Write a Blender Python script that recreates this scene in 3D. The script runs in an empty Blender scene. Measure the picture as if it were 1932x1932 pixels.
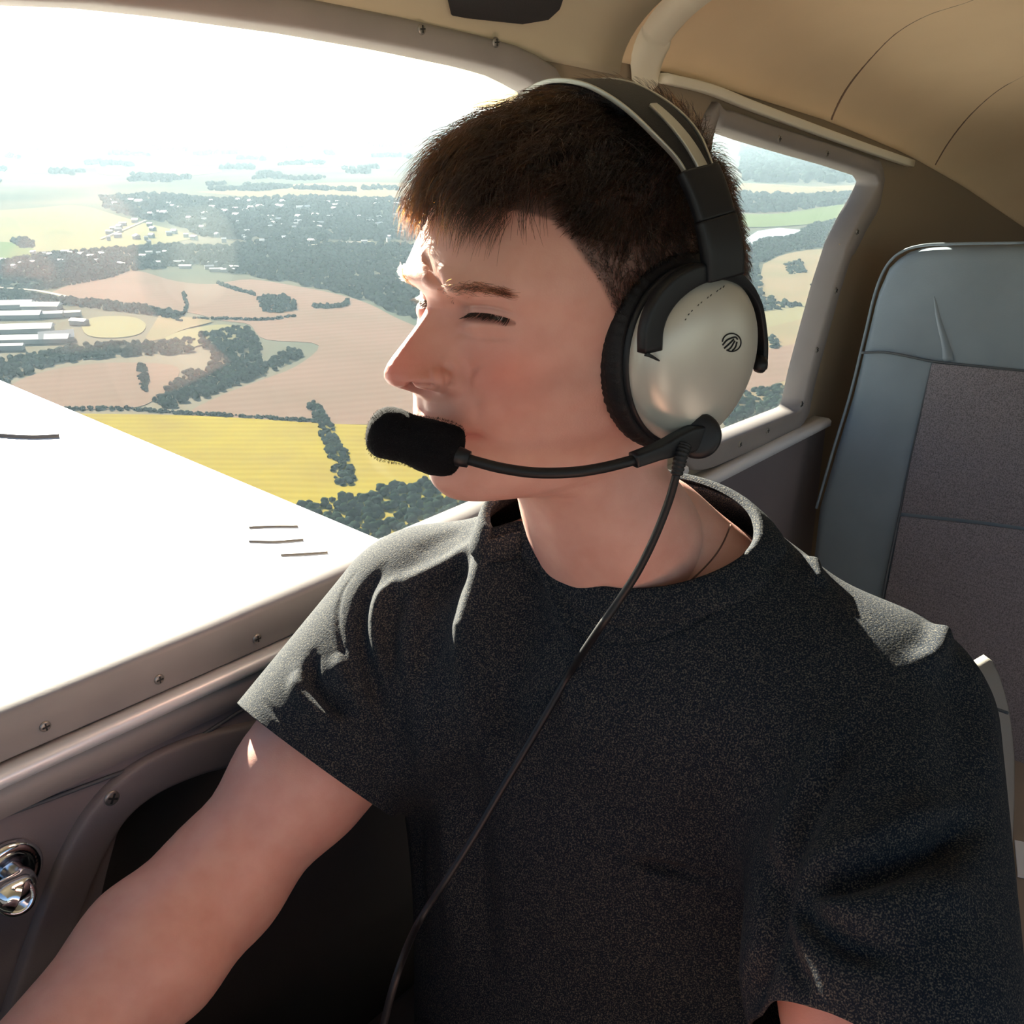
import bpy, bmesh, math, random
import numpy as np
from mathutils import Vector, Matrix
from mathutils.bvhtree import BVHTree
random.seed(7); rng = np.random.default_rng(7)
C = bpy.context.scene.collection
S = bpy.context.scene
PI = math.pi
# ------------------------------------------------------------------ camera, sun, sky, exposure
CAMZ = 1.25                                   # eye height of the lens above the cabin floor
FOC = 1950.0                                  # focal length in pixels of a 1932 px frame
PITCH = math.atan((966 - 200) / FOC)          # the lens looks down; horizon on row 200
cd = bpy.data.cameras.new('camera'); cam = bpy.data.objects.new('camera', cd); C.objects.link(cam)
cam.location = (0, 0, CAMZ); cam.rotation_euler = (PI / 2 - PITCH, 0, 0)
cd.sensor_width = 36; cd.lens = FOC / 1932 * 36; cd.clip_start = 0.02; cd.clip_end = 200000
S.camera = cam
SUN = Vector((-0.42, 0.78, 0.37)).normalized()
sl = bpy.data.lights.new('sun', 'SUN'); so = bpy.data.objects.new('sun', sl); C.objects.link(so)
so.rotation_euler = SUN.to_track_quat('Z', 'Y').to_euler(); sl.energy = 64.0; sl.angle = 0.011; sl.color = (1.0, 0.89, 0.72)
w = bpy.data.worlds.new('world'); S.world = w; w.use_nodes = True
nt = w.node_tree; nt.nodes.clear()
sky = nt.nodes.new('ShaderNodeTexSky'); sky.sky_type = 'NISHITA'; sky.sun_disc = False
sky.sun_elevation = math.asin(SUN.z); sky.sun_rotation = math.atan2(SUN.x, SUN.y)
sky.altitude = 400; sky.air_density = 1.0; sky.dust_density = 0.7; sky.ozone_density = 1.0
bg = nt.nodes.new('ShaderNodeBackground'); bg.inputs['Strength'].default_value = 0.20
wo = nt.nodes.new('ShaderNodeOutputWorld'); nt.links.new(sky.outputs[0], bg.inputs[0]); nt.links.new(bg.outputs[0], wo.inputs['Surface'])
S.view_settings.view_transform = 'Standard'; S.view_settings.look = 'None'
S.view_settings.gamma = 1; S.view_settings.use_curve_mapping = False
S.view_settings.exposure = 0.0
S.cycles.use_denoising = True
S.cycles.max_bounces = 8; S.cycles.diffuse_bounces = 4; S.cycles.glossy_bounces = 3; S.cycles.transparent_max_bounces = 24
S.cycles.transmission_bounces = 4; S.cycles.volume_bounces = 0; S.cycles.sample_clamp_indirect = 6
S.cycles.use_adaptive_sampling = True; S.cycles.adaptive_threshold = 0.015
# ------------------------------------------------------------------ coordinates (all relative to the lens; OFF lifts them to the floor frame)
OFF = np.array([0, 0, CAMZ])
FW = np.array([0, math.cos(PITCH), -math.sin(PITCH)]); UP = np.array([0, math.sin(PITCH), math.cos(PITCH)]); RT = np.array([1., 0, 0])
D = np.array([0.64, 0.768, 0]); O = np.array([-0.768, 0.64, 0]); Z = np.array([0, 0, 1.])   # aft, outboard (right wing), up
def ray(px, py): return FW + (px - 966) / FOC * RT + (966 - py) / FOC * UP
def pt(px, py, d): return ray(px, py) * d
def proj(p):
    p = np.atleast_2d(p); d = p @ FW
    return np.c_[966 + FOC * (p @ RT) / d, 966 - FOC * (p @ UP) / d]
def cab(a, wv, z): return a * D + wv * O + z * Z          # cabin coordinates: aft, outboard, up
WA0, WA1 = 0.68, -0.08                                      # inner face of the right cabin wall
def wall_az(px, py, off=0.0):                             # pixel -> (a, z) on the right wall
    r = ray(px, py); t = (WA0 - off) / (r @ O - WA1 * (r @ D)); p = r * t
    return p @ D, p[2]
def wallp(a, z, off=0.0): return cab(a, WA0 + WA1 * a - off, z)
# ------------------------------------------------------------------ builders
def link(o, parent=None):
    C.objects.link(o)
    if parent is not None: o.parent = parent
    return o
def mesh_obj(name, V, F, m=None, parent=None, smooth=True, local=None):
    """V relative to the lens; faces; becomes one object"""
    V = np.asarray(V, float) + OFF
    me = bpy.data.meshes.new(name)
    if isinstance(F, np.ndarray):
        n, k = F.shape
        me.vertices.add(len(V)); me.vertices.foreach_set('co', V.astype(np.float32).ravel())
        me.loops.add(n * k); me.loops.foreach_set('vertex_index', F.astype(np.int32).ravel())
        me.polygons.add(n); me.polygons.foreach_set('loop_start', np.arange(0, n * k, k, dtype=np.int32))
        me.update(calc_edges=True)
    else:
        me.from_pydata([tuple(v) for v in V], [], F)
    me.polygons.foreach_set('use_smooth', [smooth] * len(me.polygons))
    me.validate(); me.update()
    if m: me.materials.append(m)
    o = bpy.data.objects.new(name, me)
    return link(o, parent)
def tag(o, label=None, cat=None, group=None, kind=None):
    for k, v in (('label', label), ('category', cat), ('group', group), ('kind', kind)):
        if v: o[k] = v
    return o
def empty(name, p, label=None, cat=None, group=None, kind=None):
    o = bpy.data.objects.new(name, None); o.empty_display_size = 0.05
    C.objects.link(o)
    return tag(o, label, cat, group, kind)
class MB:
    def __init__(s): s.V = []; s.F = []
    def add(s, V, F):
        b = len(s.V); s.V += [np.asarray(v, float) for v in V]; s.F += [tuple(b + i for i in f) for f in F]; return s
    def grid(s, P, closeu=False, closev=False, flip=False):
        P = np.asarray(P); n, m = P.shape[:2]; b = len(s.V); s.V += [v for v in P.reshape(-1, 3)]
        for i in range(n if closeu else n - 1):
            for j in range(m if closev else m - 1):
                q = (b + i * m + j, b + i * m + (j + 1) % m, b + ((i + 1) % n) * m + (j + 1) % m, b + ((i + 1) % n) * m + j)
                s.F.append(q[::-1] if flip else q)
        return s
    def tube(s, pts, r, n=12, caps=True, flat=None):
        pts = np.asarray(pts, float); k = len(pts)
        r = np.full(k, r) if np.isscalar(r) else np.asarray(r)
        T = np.gradient(pts, axis=0); T /= np.linalg.norm(T, axis=1)[:, None] + 1e-12
        nrm = np.cross(T[0], [0.3, 0.2, 0.9]); nrm /= np.linalg.norm(nrm); P = np.zeros((k, n, 3))
        for i in range(k):
            nrm = nrm - T[i] * (nrm @ T[i]); nrm /= np.linalg.norm(nrm); bn = np.cross(T[i], nrm)
            for j in range(n):
                a = 2 * PI * j / n; P[i, j] = pts[i] + r[i] * (math.cos(a) * nrm + math.sin(a) * bn)
        b = len(s.V); s.grid(P, closev=True)
        if caps:
            s.F.append(tuple(b + j for j in range(n))); s.F.append(tuple(b + (k - 1) * n + n - 1 - j for j in range(n)))
        return s
    def box(s, c, ax, h):
        c = np.asarray(c, float); ax = [np.asarray(a, float) for a in ax]
        V = [c + x * ax[0] * h[0] + y * ax[1] * h[1] + z * ax[2] * h[2] for x in (-1, 1) for y in (-1, 1) for z in (-1, 1)]
        return s.add(V, [(0, 1, 3, 2), (4, 6, 7, 5), (0, 4, 5, 1), (2, 3, 7, 6), (0, 2, 6, 4), (1, 5, 7, 3)])
    def prism(s, poly, depth):            # poly: 3D loop, depth vector
        n = len(poly); dv = np.asarray(depth, float)
        V = [np.asarray(p, float) for p in poly] + [np.asarray(p, float) + dv for p in poly]
        from mathutils.geometry import tessellate_polygon
        T = tessellate_polygon([[Vector(p) for p in poly]])
        F = [tuple(t) for t in T] + [tuple(i + n for i in reversed(t)) for t in T] + [(i, (i + 1) % n, n + (i + 1) % n, n + i) for i in range(n)]
        return s.add(V, F)
    def build(s, name, m, parent=None, smooth=True, bevel=0, bseg=3, sub=0, solid=0):
        o = mesh_obj(name, np.array(s.V), s.F, m, parent, smooth)
        bm = bmesh.new(); bm.from_mesh(o.data); bmesh.ops.recalc_face_normals(bm, faces=bm.faces); bm.to_mesh(o.data); bm.free()
        if solid: d = o.modifiers.new('s', 'SOLIDIFY'); d.thickness = solid; d.offset = 0
        if bevel: d = o.modifiers.new('b', 'BEVEL'); d.width = bevel; d.segments = bseg; d.limit_method = 'ANGLE'; d.angle_limit = 0.6
        if sub: d = o.modifiers.new('u', 'SUBSURF'); d.levels = sub; d.render_levels = sub
        if smooth and bevel: o.data.polygons.foreach_set('use_smooth', [True] * len(o.data.polygons))
        return o
def cr(P, n):                               # Catmull-Rom through the points
    P = np.asarray(P, float); Q = np.vstack([2 * P[0] - P[1], P, 2 * P[-1] - P[-2]]); out = []
    t = np.linspace(0, len(P) - 1, n)
    for x in t:
        i = min(int(x), len(P) - 2); u = x - i; a, b, c, d = Q[i], Q[i + 1], Q[i + 2], Q[i + 3]
        out.append(.5 * ((2 * b) + (-a + c) * u + (2 * a - 5 * b + 4 * c - d) * u * u + (-a + 3 * b - 3 * c + d) * u ** 3))
    return np.array(out)
def rotm(yaw, pitch, roll):                 # head/torso frame: columns are (forward, left, up)
    B = np.array([[-1, 0, 0], [0, -1, 0], [0, 0, 1.]])
    cz, sz = math.cos(yaw), math.sin(yaw); Rz = np.array([[cz, -sz, 0], [sz, cz, 0], [0, 0, 1]])
    cp, sp = math.cos(pitch), math.sin(pitch); Ry = np.array([[cp, 0, sp], [0, 1, 0], [-sp, 0, cp]])
    c, s_ = math.cos(roll), math.sin(roll); Rx = np.array([[1, 0, 0], [0, c, -s_], [0, s_, c]])
    return Rz @ B @ Ry @ Rx
def subdiv(V, F):                           # linear quad subdivision with light smoothing of new points
    n = len(V); E = np.sort(np.stack([F, np.roll(F, -1, 1)], 2).reshape(-1, 2), 1)
    U, inv = np.unique(E, axis=0, return_inverse=True); inv = inv.reshape(-1, 4)
    em = V[U].mean(1); fc = V[F].mean(1)
    m = len(U); V2 = np.vstack([V, em, fc]); ei = n + inv; fi = n + m + np.arange(len(F))
    F2 = []
    for k in range(4): F2.append(np.c_[F[:, k], ei[:, k], fi, ei[:, (k - 1) % 4]])
    return V2, np.concatenate(F2)
def normals(V, F):
    a = V[F[:, 2]] - V[F[:, 0]]; b = V[F[:, 3]] - V[F[:, 1]]; fn = np.cross(a, b)
    N = np.zeros_like(V)
    for k in range(4):
        for c in range(3): N[:, c] += np.bincount(F[:, k], fn[:, c], len(V))
    return N / (np.linalg.norm(N, axis=1)[:, None] + 1e-12)
def relax(V, F, it=2, lam=.5):
    E = np.unique(np.sort(np.stack([F, np.roll(F, -1, 1)], 2).reshape(-1, 2), 1), axis=0)
    deg = np.bincount(E.ravel(), minlength=len(V)).astype(float)
    for _ in range(it):
        A = np.zeros_like(V)
        for c in range(3): A[:, c] = np.bincount(E[:, 0], V[E[:, 1], c], len(V)) + np.bincount(E[:, 1], V[E[:, 0], c], len(V))
        V = V + lam * (A / np.maximum(deg, 1)[:, None] - V) * (deg > 0)[:, None]
    return V
def bvh(V, F): return BVHTree.FromPolygons(np.asarray(V).tolist(), F.tolist() if isinstance(F, np.ndarray) else [list(f) for f in F])
def cast(tree, px, py, default=None):
    r = ray(px, py); h = tree.ray_cast(Vector((0, 0, 0)), Vector(r).normalized())
    return np.array(h[0]) if h[0] is not None else default
def seg_dist(V, poly):                      # distance of points to a polyline and the parameter along it
    best = np.full(len(V), 1e9); tt = np.zeros(len(V)); L = np.r_[0, np.cumsum(np.linalg.norm(np.diff(poly, axis=0), axis=1))]
    for i in range(len(poly) - 1):
        a, b = poly[i], poly[i + 1]; ab = b - a; l2 = ab @ ab + 1e-15
        t = np.clip(((V - a) @ ab) / l2, 0, 1); d = np.linalg.norm(V - a - t[:, None] * ab, axis=1)
        m = d < best; best[m] = d[m]; tt[m] = (L[i] + t[m] * math.sqrt(l2)) / L[-1]
    return best, tt
def strokes(V, F, tree, N, items, dep=None):
    """items: (pixel polyline, half width m, height m[, shape]) sculpted on the surface where the lens sees it"""
    Dv = np.zeros(len(V))
    for it in items:
        P = cr(np.array(it[0], float), 4 * len(it[0])) if len(it[0]) > 2 else np.array(it[0], float)
        Q = [cast(tree, x, y) for x, y in P]; Q = [q for q in Q if q is not None]
        if len(Q) < 2: continue
        Q = np.array(Q); lo = Q.min(0) - it[1] * 3; hi = Q.max(0) + it[1] * 3
        idx = np.where(((V > lo) & (V < hi)).all(1))[0]
        d, t = seg_dist(V[idx], Q); x = d / it[1]
        tap = np.clip(np.minimum(t, 1 - t) * 4 + .15, 0, 1) if len(it) < 4 else np.clip(np.minimum(t * 1e3, (1 - t) * 3) + .0, 0, 1)
        Dv[idx] += it[2] * np.exp(-x * x) * tap
    return V + N * Dv[:, None]
# ------------------------------------------------------------------ materials
def mat(name, col, rough=.5, metal=0, bump=None, var=None, spec=None, coat=0, sss=0, weave=0, sheen=0, attr=None):
    m = bpy.data.materials.new(name); m.use_nodes = True; t = m.node_tree; b = t.nodes['Principled BSDF']; L = t.links.new
    b.inputs['Base Color'].default_value = (*col, 1); b.inputs['Roughness'].default_value = rough; b.inputs['Metallic'].default_value = metal
    if spec is not None: b.inputs['Specular IOR Level'].default_value = spec
    if coat: b.inputs['Coat Weight'].default_value = coat; b.inputs['Coat Roughness'].default_value = .15
    if sheen: b.inputs['Sheen Weight'].default_value = sheen; b.inputs['Sheen Roughness'].default_value = .5
    if sss:
        b.inputs['Subsurface Weight'].default_value = sss; b.inputs['Subsurface Radius'].default_value = (1, .35, .2); b.inputs['Subsurface Scale'].default_value = .006
    tc = t.nodes.new('ShaderNodeTexCoord'); co = tc.outputs['Object']; cur = None
    if var:                                                        # (scale, second colour, contrast lo, hi[, detail])
        n = t.nodes.new('ShaderNodeTexNoise'); n.inputs['Scale'].default_value = var[0]; n.inputs['Detail'].default_value = 4; L(co, n.inputs['Vector'])
        r = t.nodes.new('ShaderNodeMapRange'); r.inputs[1].default_value = var[2]; r.inputs[2].default_value = var[3]; L(n.outputs['Fac'], r.inputs[0])
        x = t.nodes.new('ShaderNodeMix'); x.data_type = 'RGBA'; x.inputs[6].default_value = (*col, 1); x.inputs[7].default_value = (*var[1], 1)
        L(r.outputs[0], x.inputs[0]); cur = x.outputs[2]; L(cur, b.inputs['Base Color'])
    if attr:
        a = t.nodes.new('ShaderNodeAttribute'); a.attribute_name = attr
        x = t.nodes.new('ShaderNodeMix'); x.data_type = 'RGBA'; x.blend_type = 'MULTIPLY'; x.inputs[0].default_value = 1
        if cur is not None: L(cur, x.inputs[6])
        else: x.inputs[6].default_value = (*col, 1)
        L(a.outputs['Color'], x.inputs[7]); L(x.outputs[2], b.inputs['Base Color'])
    if bump:                                                       # (scale, strength, distance)
        n = t.nodes.new('ShaderNodeTexNoise'); n.inputs['Scale'].default_value = bump[0]; n.inputs['Detail'].default_value = 5; L(co, n.inputs['Vector'])
        p = t.nodes.new('ShaderNodeBump'); p.inputs['Strength'].default_value = bump[1]; p.inputs['Distance'].default_value = bump[2]
        h = n.outputs['Fac']
        if weave:
            ws = []
            for dr in ('X', 'Z'):
                wv = t.nodes.new('ShaderNodeTexWave'); wv.bands_direction = dr; wv.inputs['Scale'].default_value = weave; L(co, wv.inputs['Vector']); ws.append(wv.outputs['Fac'])
            mm = t.nodes.new('ShaderNodeMath'); mm.operation = 'MULTIPLY'; L(ws[0], mm.inputs[0]); L(ws[1], mm.inputs[1])
            aa = t.nodes.new('ShaderNodeMath'); aa.operation = 'ADD'; L(mm.outputs[0], aa.inputs[0]); L(h, aa.inputs[1]); h = aa.outputs[0]
        L(h, p.inputs['Height']); L(p.outputs[0], b.inputs['Normal'])
    return m
M = {}
M['skin'] = mat('skin', (.58, .318, .262), .5, bump=(900, .25, .0004), var=(60, (.53, .265, .215), .35, .75), sss=.25, attr='tint')
M['silver'] = mat('silver_plastic', (.50, .49, .44), .36, .35, bump=(3000, .05, .0001), var=(30, (.47, .46, .42), .4, .7))
M['black'] = mat('black_plastic', (.006, .007, .010), .45, spec=.35)
M['leatherette'] = mat('black_leatherette', (.005, .005, .007), .55, bump=(1500, .5, .0006), spec=.3)
M['foam'] = mat('black_foam', (.008, .0075, .009), .95, bump=(1800, 1, .0012), spec=.1)
M['rail'] = mat('brushed_rail', (.45, .44, .40), .35, .8)
M['rubber'] = mat('black_rubber', (.006, .006, .008), .5, spec=.35)
M['chrome'] = mat('chrome', (.8, .82, .85), .12, 1)
M['screw'] = mat('screw_metal', (.32, .30, .28), .4, .8)
M['screwdark'] = mat('screw_slot', (.02, .02, .02), .7)
M['shirt'] = mat('heather_jersey', (.0055, .0095, .0170), .95, bump=(700, .6, .0009), var=(1100, (.100, .094, .078), .49, .71), spec=.15)
M['headliner'] = mat('tan_headliner', (.86, .66, .43), .85, bump=(600, .2, .0005), var=(6, (.80, .61, .395), .35, .7))
M['post'] = mat('cream_post', (.80, .74, .60), .5, bump=(40, .1, .001))
M['frame'] = mat('grey_painted_frame', (.29, .265, .255), .5, bump=(300, .12, .0004), var=(14, (.25, .23, .225), .35, .7))
M['overpanel'] = mat('beige_overhead', (.58, .50, .36), .65, bump=(200, .1, .0004))
M['door'] = mat('taupe_vinyl', (.20, .172, .175), .6, bump=(900, .3, .0005), var=(8, (.17, .145, .15), .35, .7))
M['ledge'] = mat('ledge_painted_light', (.80, .80, .82), .35, .3, bump=(250, .10, .0002))  # near-white base colour stands in for sun and glare on the sill ledges
M['pipe'] = mat('brown_piping', (.20, .12, .08), .6)
M['leather'] = mat('grey_blue_leather', (.20, .25, .29), .42, bump=(700, .25, .0006), var=(9, (.16, .20, .235), .35, .7))
M['leatherlight'] = mat('pale_leather', (.26, .25, .225), .5, bump=(700, .25, .0006))
M['tweed'] = mat('grey_tweed', (.235, .215, .235), .95, bump=(900, .5, .001), var=(700, (.12, .11, .12), .42, .62), weave=55, sheen=.1)
M['seam'] = mat('seam_piping', (.07, .08, .09), .6)
M['carpet'] = mat('dark_carpet', (.05, .045, .04), .95, bump=(500, .8, .002))
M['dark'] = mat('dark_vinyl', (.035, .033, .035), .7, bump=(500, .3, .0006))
M['denim'] = mat('dark_trousers', (.012, .014, .022), .95, bump=(900, .4, .0006))
M['wing'] = mat('white_wing_paint', (.62, .62, .62), .25, coat=.4)
M['wingdark'] = mat('wing_gap', (.12, .11, .11), .6)
M['paper'] = mat('white_paper', (.78, .78, .80), .8)
M['eye'] = mat('eye_white', (.55, .50, .47), .2)
M['iris'] = mat('iris', (.06, .04, .03), .2)
M['gold'] = mat('necklace_cord', (.10, .05, .04), .5)
M['lash'] = mat('dark_lash', (.012, .008, .006), .6)
M['seatcush'] = mat('tan_seat_cushion', (.30, .24, .19), .8, bump=(600, .3, .0006))

M['cabinwall'] = mat('brown_cabin_lining', (.30, .235, .165), .8, bump=(600, .2, .0005))
# ================================================================== THE PERSON
HR = rotm(math.radians(36), math.radians(1.0), 0); HP = np.array([.0358, .6232, -.1235])
def H(p): return np.atleast_2d(p) @ HR.T + HP            # head frame (forward, left, up; origin between the ears) -> lens frame
def H1(*p): return H(np.array(p))[0]
def Hinv(P): return (P - HP) @ HR
ROWS = np.array([
 # front f,u   side f,s,u         back f,u      nf  nb
 [-.0095,.1185, -.010,.0010,.1185, -.0105,.1185, 2.0, 2.0],
 [ .0200,.1165, -.012,.0300,.1145, -.0450,.1130, 2.1, 2.1],
 [ .0500,.1050, -.012,.0530,.1000, -.0800,.0930, 2.2, 2.1],
 [ .0725,.0870, -.012,.0670,.0800, -.0990,.0700, 2.2, 2.1],
 [ .0865,.0660, -.012,.0735,.0570, -.1080,.0450, 2.25, 2.1],
 [ 0.0965,.0500, -.010,.0755,.0400, -.1100,.0250, 2.3, 2.1],
 [ 0.1015,.0380, -.008,.0755,.0270, -.1070,.0050, 2.3, 2.1],
 [ 0.0970,.0260, -.004,.0750,.0140, -.1020,-.0100, 2.15, 2.1],
 [ 0.0955,.0120,  .000,.0735,.0020, -.0960,-.0240, 2.0, 2.1],
 [ 0.0975,-.004,  .002,.0715,-.010, -.0850,-.0360, 1.95, 2.1],
 [ 0.1020,-.018,  .003,.0690,-.021, -.0790,-.0460, 1.9, 2.1],
 [ 0.1065,-.031,  .003,.0660,-.031, -.0735,-.0550, 1.85, 2.1],
 [ 0.1050,-.044,  .003,.0630,-.041, -.0690,-.0640, 1.8, 2.1],
 [ 0.0990,-.057,  .002,.0600,-.050, -.0660,-.0730, 1.75, 2.1],
 [ 0.1000,-.071,  .000,.0570,-.058, -.0650,-.0810, 1.7, 2.1],
 [ 0.0965,-.083, -.002,.0550,-.065, -.0650,-.0890, 1.7, 2.1],
 [ 0.0870,-.0915,-.005,.0525,-.072, -.0655,-.0960, 1.7, 2.1],
 [ .0650,-.0945,-.012,.0500,-.080, -.0670,-.1020, 1.8, 2.1],
 [ .0430,-.0970,-.020,.0530,-.092, -.0750,-.1100, 1.95, 2.1],
 [ .0300,-.1120,-.027,.0580,-.110, -.0830,-.1200, 2.0, 2.1],
 [ .0230,-.1350,-.034,.0620,-.130, -.0930,-.1350, 2.0, 2.1],
 [ .0150,-.1600,-.042,.0640,-.155, -.1010,-.1550, 2.0, 2.1],
 [ .0080,-.1850,-.050,.0640,-.180, -.1080,-.1800, 2.0, 2.1],
 [ .0000,-.2100,-.054,.0580,-.205, -.1080,-.2050, 2.0, 2.1],
 [-.0150,-.2350,-.054,.0450,-.235, -.1000,-.2350, 2.0, 2.1]])
def interp_rows():
    n = len(ROWS); mid = .5 * (ROWS[1:, 1] + ROWS[1:, 6])
    seg = np.linalg.norm(np.diff(ROWS[:, :2], axis=0), axis=1) + 1e-4
    cnt = np.maximum(3, np.round(seg / .00055).astype(int)); cnt[0] = 24; cnt[18:] = np.maximum(6, np.round(seg[18:] / .0015).astype(int)); cnt[1:4] = np.round(seg[1:4] / .0012).astype(int)
    Q = np.vstack([2 * ROWS[0] - ROWS[1], ROWS, 2 * ROWS[-1] - ROWS[-2]]); out = []
    for i in range(n - 1):
        for k in range(cnt[i]):
            u = k / cnt[i]; a, b, c, d = Q[i], Q[i + 1], Q[i + 2], Q[i + 3]
            if i == 0: out.append(b + (c - b) * math.sin(u * PI / 2) * 1.0 if False else b + (c - b) * u); continue
            out.append(.5 * ((2 * b) + (-a + c) * u + (2 * a - 5 * b + 4 * c - d) * u * u + (-a + 3 * b - 3 * c + d) * u ** 3))
    out.append(ROWS[-1]); return np.array(out)
def head_mesh():
    R = interp_rows()
    # dome the very top so that it is round, not conical
    k0 = 24; uu = np.linspace(0, 1, k0 + 1)[:-1]
    R[:k0, 1] = .1165 + (.1185 - .1165) * (1 - uu ** 2); R[:k0, 4] = .1145 + .004 * (1 - uu ** 2); R[:k0, 6] = .1130 + .0055 * (1 - uu ** 2)
    nf_, ns_, nb_ = 110, 60, 60
    th_half = np.r_[np.linspace(0, .5, nf_, endpoint=False) , np.linspace(.5, PI / 2, nf_, endpoint=False), np.linspace(PI / 2, PI, ns_ + 1)]
    th = np.r_[th_half, -th_half[1:-1][::-1]]; m = len(th)
    c = np.cos(th); s = np.sin(th); ac = np.abs(c); as_ = np.abs(s); front = c >= 0
    P = np.zeros((len(R), m, 3))
    for i, r in enumerate(R):
        ff, fu, sf, sw, su, bf, bu, nf, nb = r
        e = np.where(front, 2 / nf, 2 / nb)
        f = np.where(front, sf + (ff - sf) * ac ** e, sf + (bf - sf) * ac ** e)
        P[i, :, 0] = f; P[i, :, 1] = np.sign(s) * sw * as_ ** e
        P[i, :, 2] = np.where(front, su + (fu - su) * ac ** 1.25, su + (bu - su) * ac ** 1.25)
    n = len(R); V = P.reshape(-1, 3)
    i, j = np.meshgrid(np.arange(n - 1), np.arange(m), indexing='ij')
    F = np.stack([i * m + j, (i + 1) * m + j, (i + 1) * m + (j + 1) % m, i * m + (j + 1) % m], -1).reshape(-1, 4)
    return V, F, n, m
hV, hF, hn, hm = head_mesh()
hV = relax(hV, hF, 4, .5)
def G3(P, c, r):
    q = (P - np.array(c)) / np.array(r); return np.exp(-(q * q).sum(1))
def sculpt(P):
    f, s, u = P.T; a = np.abs(s); sg = np.sign(s); dsp = np.zeros_like(P); fr = np.clip((f - .03) / .03, 0, 1)
    uu = [.044, .034, .029, .023, .018, .009, .003, -.0012, -.0050, -.0088, -.0122, -.0155, -.0182, -.0208, -.0235, -.0270, -.033]
    hh = [0, .0000, .0005, .0030, .0080, .0170, .0226, .0262, .0286, .0290, .0276, .0244, .0195, .0130, .0066, .0020, 0]
    h = np.interp(u, uu[::-1], hh[::-1])
    wv = np.interp(u, [-.035, -.026, -.02, -.012, -.004, .006, .016, .026, .034], [.008, .0130, .0168, .0172, .0140, .0108, .0088, .0095, .011])
    cross = np.exp(-(a / wv) ** np.interp(u, [-.02, -.008, .01], [3.0, 2.7, 2.3]))
    dsp[:, 0] += h * cross * fr
    def add(c, r, d, sym=True):
        q = np.c_[(a - c[0]) / r[0], (u - c[1]) / r[1]]
        g = np.exp(-(q * q).sum(1)) * fr
        dsp[:, 0] += g * d[0]; dsp[:, 1] += g * d[1] * sg; dsp[:, 2] += g * d[2]
    add((.0172, -.0130), (.0058, .0064), (.0075, .0045, 0))       # nostril wing
    add((.0256, -.0115), (.0048, .0085), (-.0032, 0, 0))          # crease behind it
    add((.0095, -.0200), (.0048, .0024), (-.0080, 0, .0060))      # nostril
    add((.0000, -.0125), (.0080, .0060), (.0010, 0, .0))
    add((.025, .0350), (.017, .0072), (.0040, 0, 0))              # brow ridge
    add((.000, .036), (.010, .008), (.0015, 0, 0))
    add((.030, .0240), (.0165, .0095), (-.0085, 0, 0))            # socket
    add((.0165, .0220), (.0060, .0080), (-.0050, 0, 0))
    add((.031, .0190), (.0125, .0078), (.0062, 0, 0))             # closed lids over the ball
    add((.046, .000), (.020, .015), (.0030, .0030, 0))            # cheekbone
    add((.033, -.020), (.016, .020), (.0020, 0, 0))
    add((.054, -.036), (.016, .018), (-.0015, -.0015, 0))
    add((.000, -.0385), (.019, .0045), (.0035, 0, 0))             # upper lip
    add((.000, -.0490), (.017, .0050), (.0045, 0, 0))             # lower lip
    add((.000, -.0305), (.0040, .0070), (-.0012, 0, 0))
    add((.000, -.0590), (.018, .0045), (-.0018, 0, 0))
    add((.027, -.0450), (.0045, .0050), (-.0035, 0, 0))           # corner of the mouth
    mouth = np.exp(-((u + .0437 - .0 * a) / .0011) ** 2) * np.clip((.027 - a) / .006, 0, 1) * fr
    dsp[:, 0] -= mouth * .0035
    add((.000, -.0755), (.017, .0120), (.0035, 0, 0))             # chin
    lens = np.clip(1 - ((a - .0315) / .0150) ** 2, 0, 1)
    zc = .0188 + .0018 * lens
    sl_ = np.exp(-((u - zc) / (.0009 + .0005 * lens)) ** 2) * np.sqrt(lens) * fr
    dsp[:, 0] -= sl_ * .0060                                      # narrowed eye opening
    fold = np.exp(-((u - (.0245 + .0020 * lens)) / .0010) ** 2) * np.sqrt(lens) * fr
    dsp[:, 0] -= fold * .0016
    bag = np.exp(-((u - (.0120 - .0015 * lens)) / .0018) ** 2) * np.sqrt(lens) * fr
    dsp[:, 0] -= bag * .0008
    return P + dsp
hV = sculpt(hV)
hV = relax(hV, hF, 2, .4)
Hw = H(hV)
# strokes seen from the lens: frown furrows, folds
t0_ = bvh(Hw, hF); hN = -normals(Hw, hF)
if ((hN * (Hw - H1(-.02, 0, 0))).sum(1)).mean() < 0: hN = -hN
Hw = strokes(Hw, hF, t0_, hN, [
  ([(838, 556), (822, 530), (806, 500), (797, 475)], .0026, -.0030),
  ([(858, 548), (840, 520), (828, 498)], .0042, .0006),
  ([(812, 548), (800, 520), (790, 500)], .0042, .0010),
  ([(766, 734), (782, 726), (804, 725), (822, 731)], .0017, -.0045),
  ([(836, 688), (853, 698), (858, 716), (848, 733)], .0024, -.0030),
  ([(812, 713), (838, 711)], .0062, .0020),
  ([(1285, 905), (1232, 1010), (1160, 1110)], .0130, .0030),
  ([(1040, 960), (1062, 1040), (1105, 1120)], .0100, .0020),
  ([(1118, 1110), (1145, 1150)], .0120, -.0050),
  ([(850, 640), (872, 628), (905, 626), (950, 630)], .0030, -.0010),
  ([(866, 690), (884, 720), (898, 760), (902, 800)], .0040, -.0012),
  ([(885, 700), (905, 735), (920, 775)], .0080, .0015),
  ([(878, 565), (930, 556), (985, 568)], .0022, -.0012),
])
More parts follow.
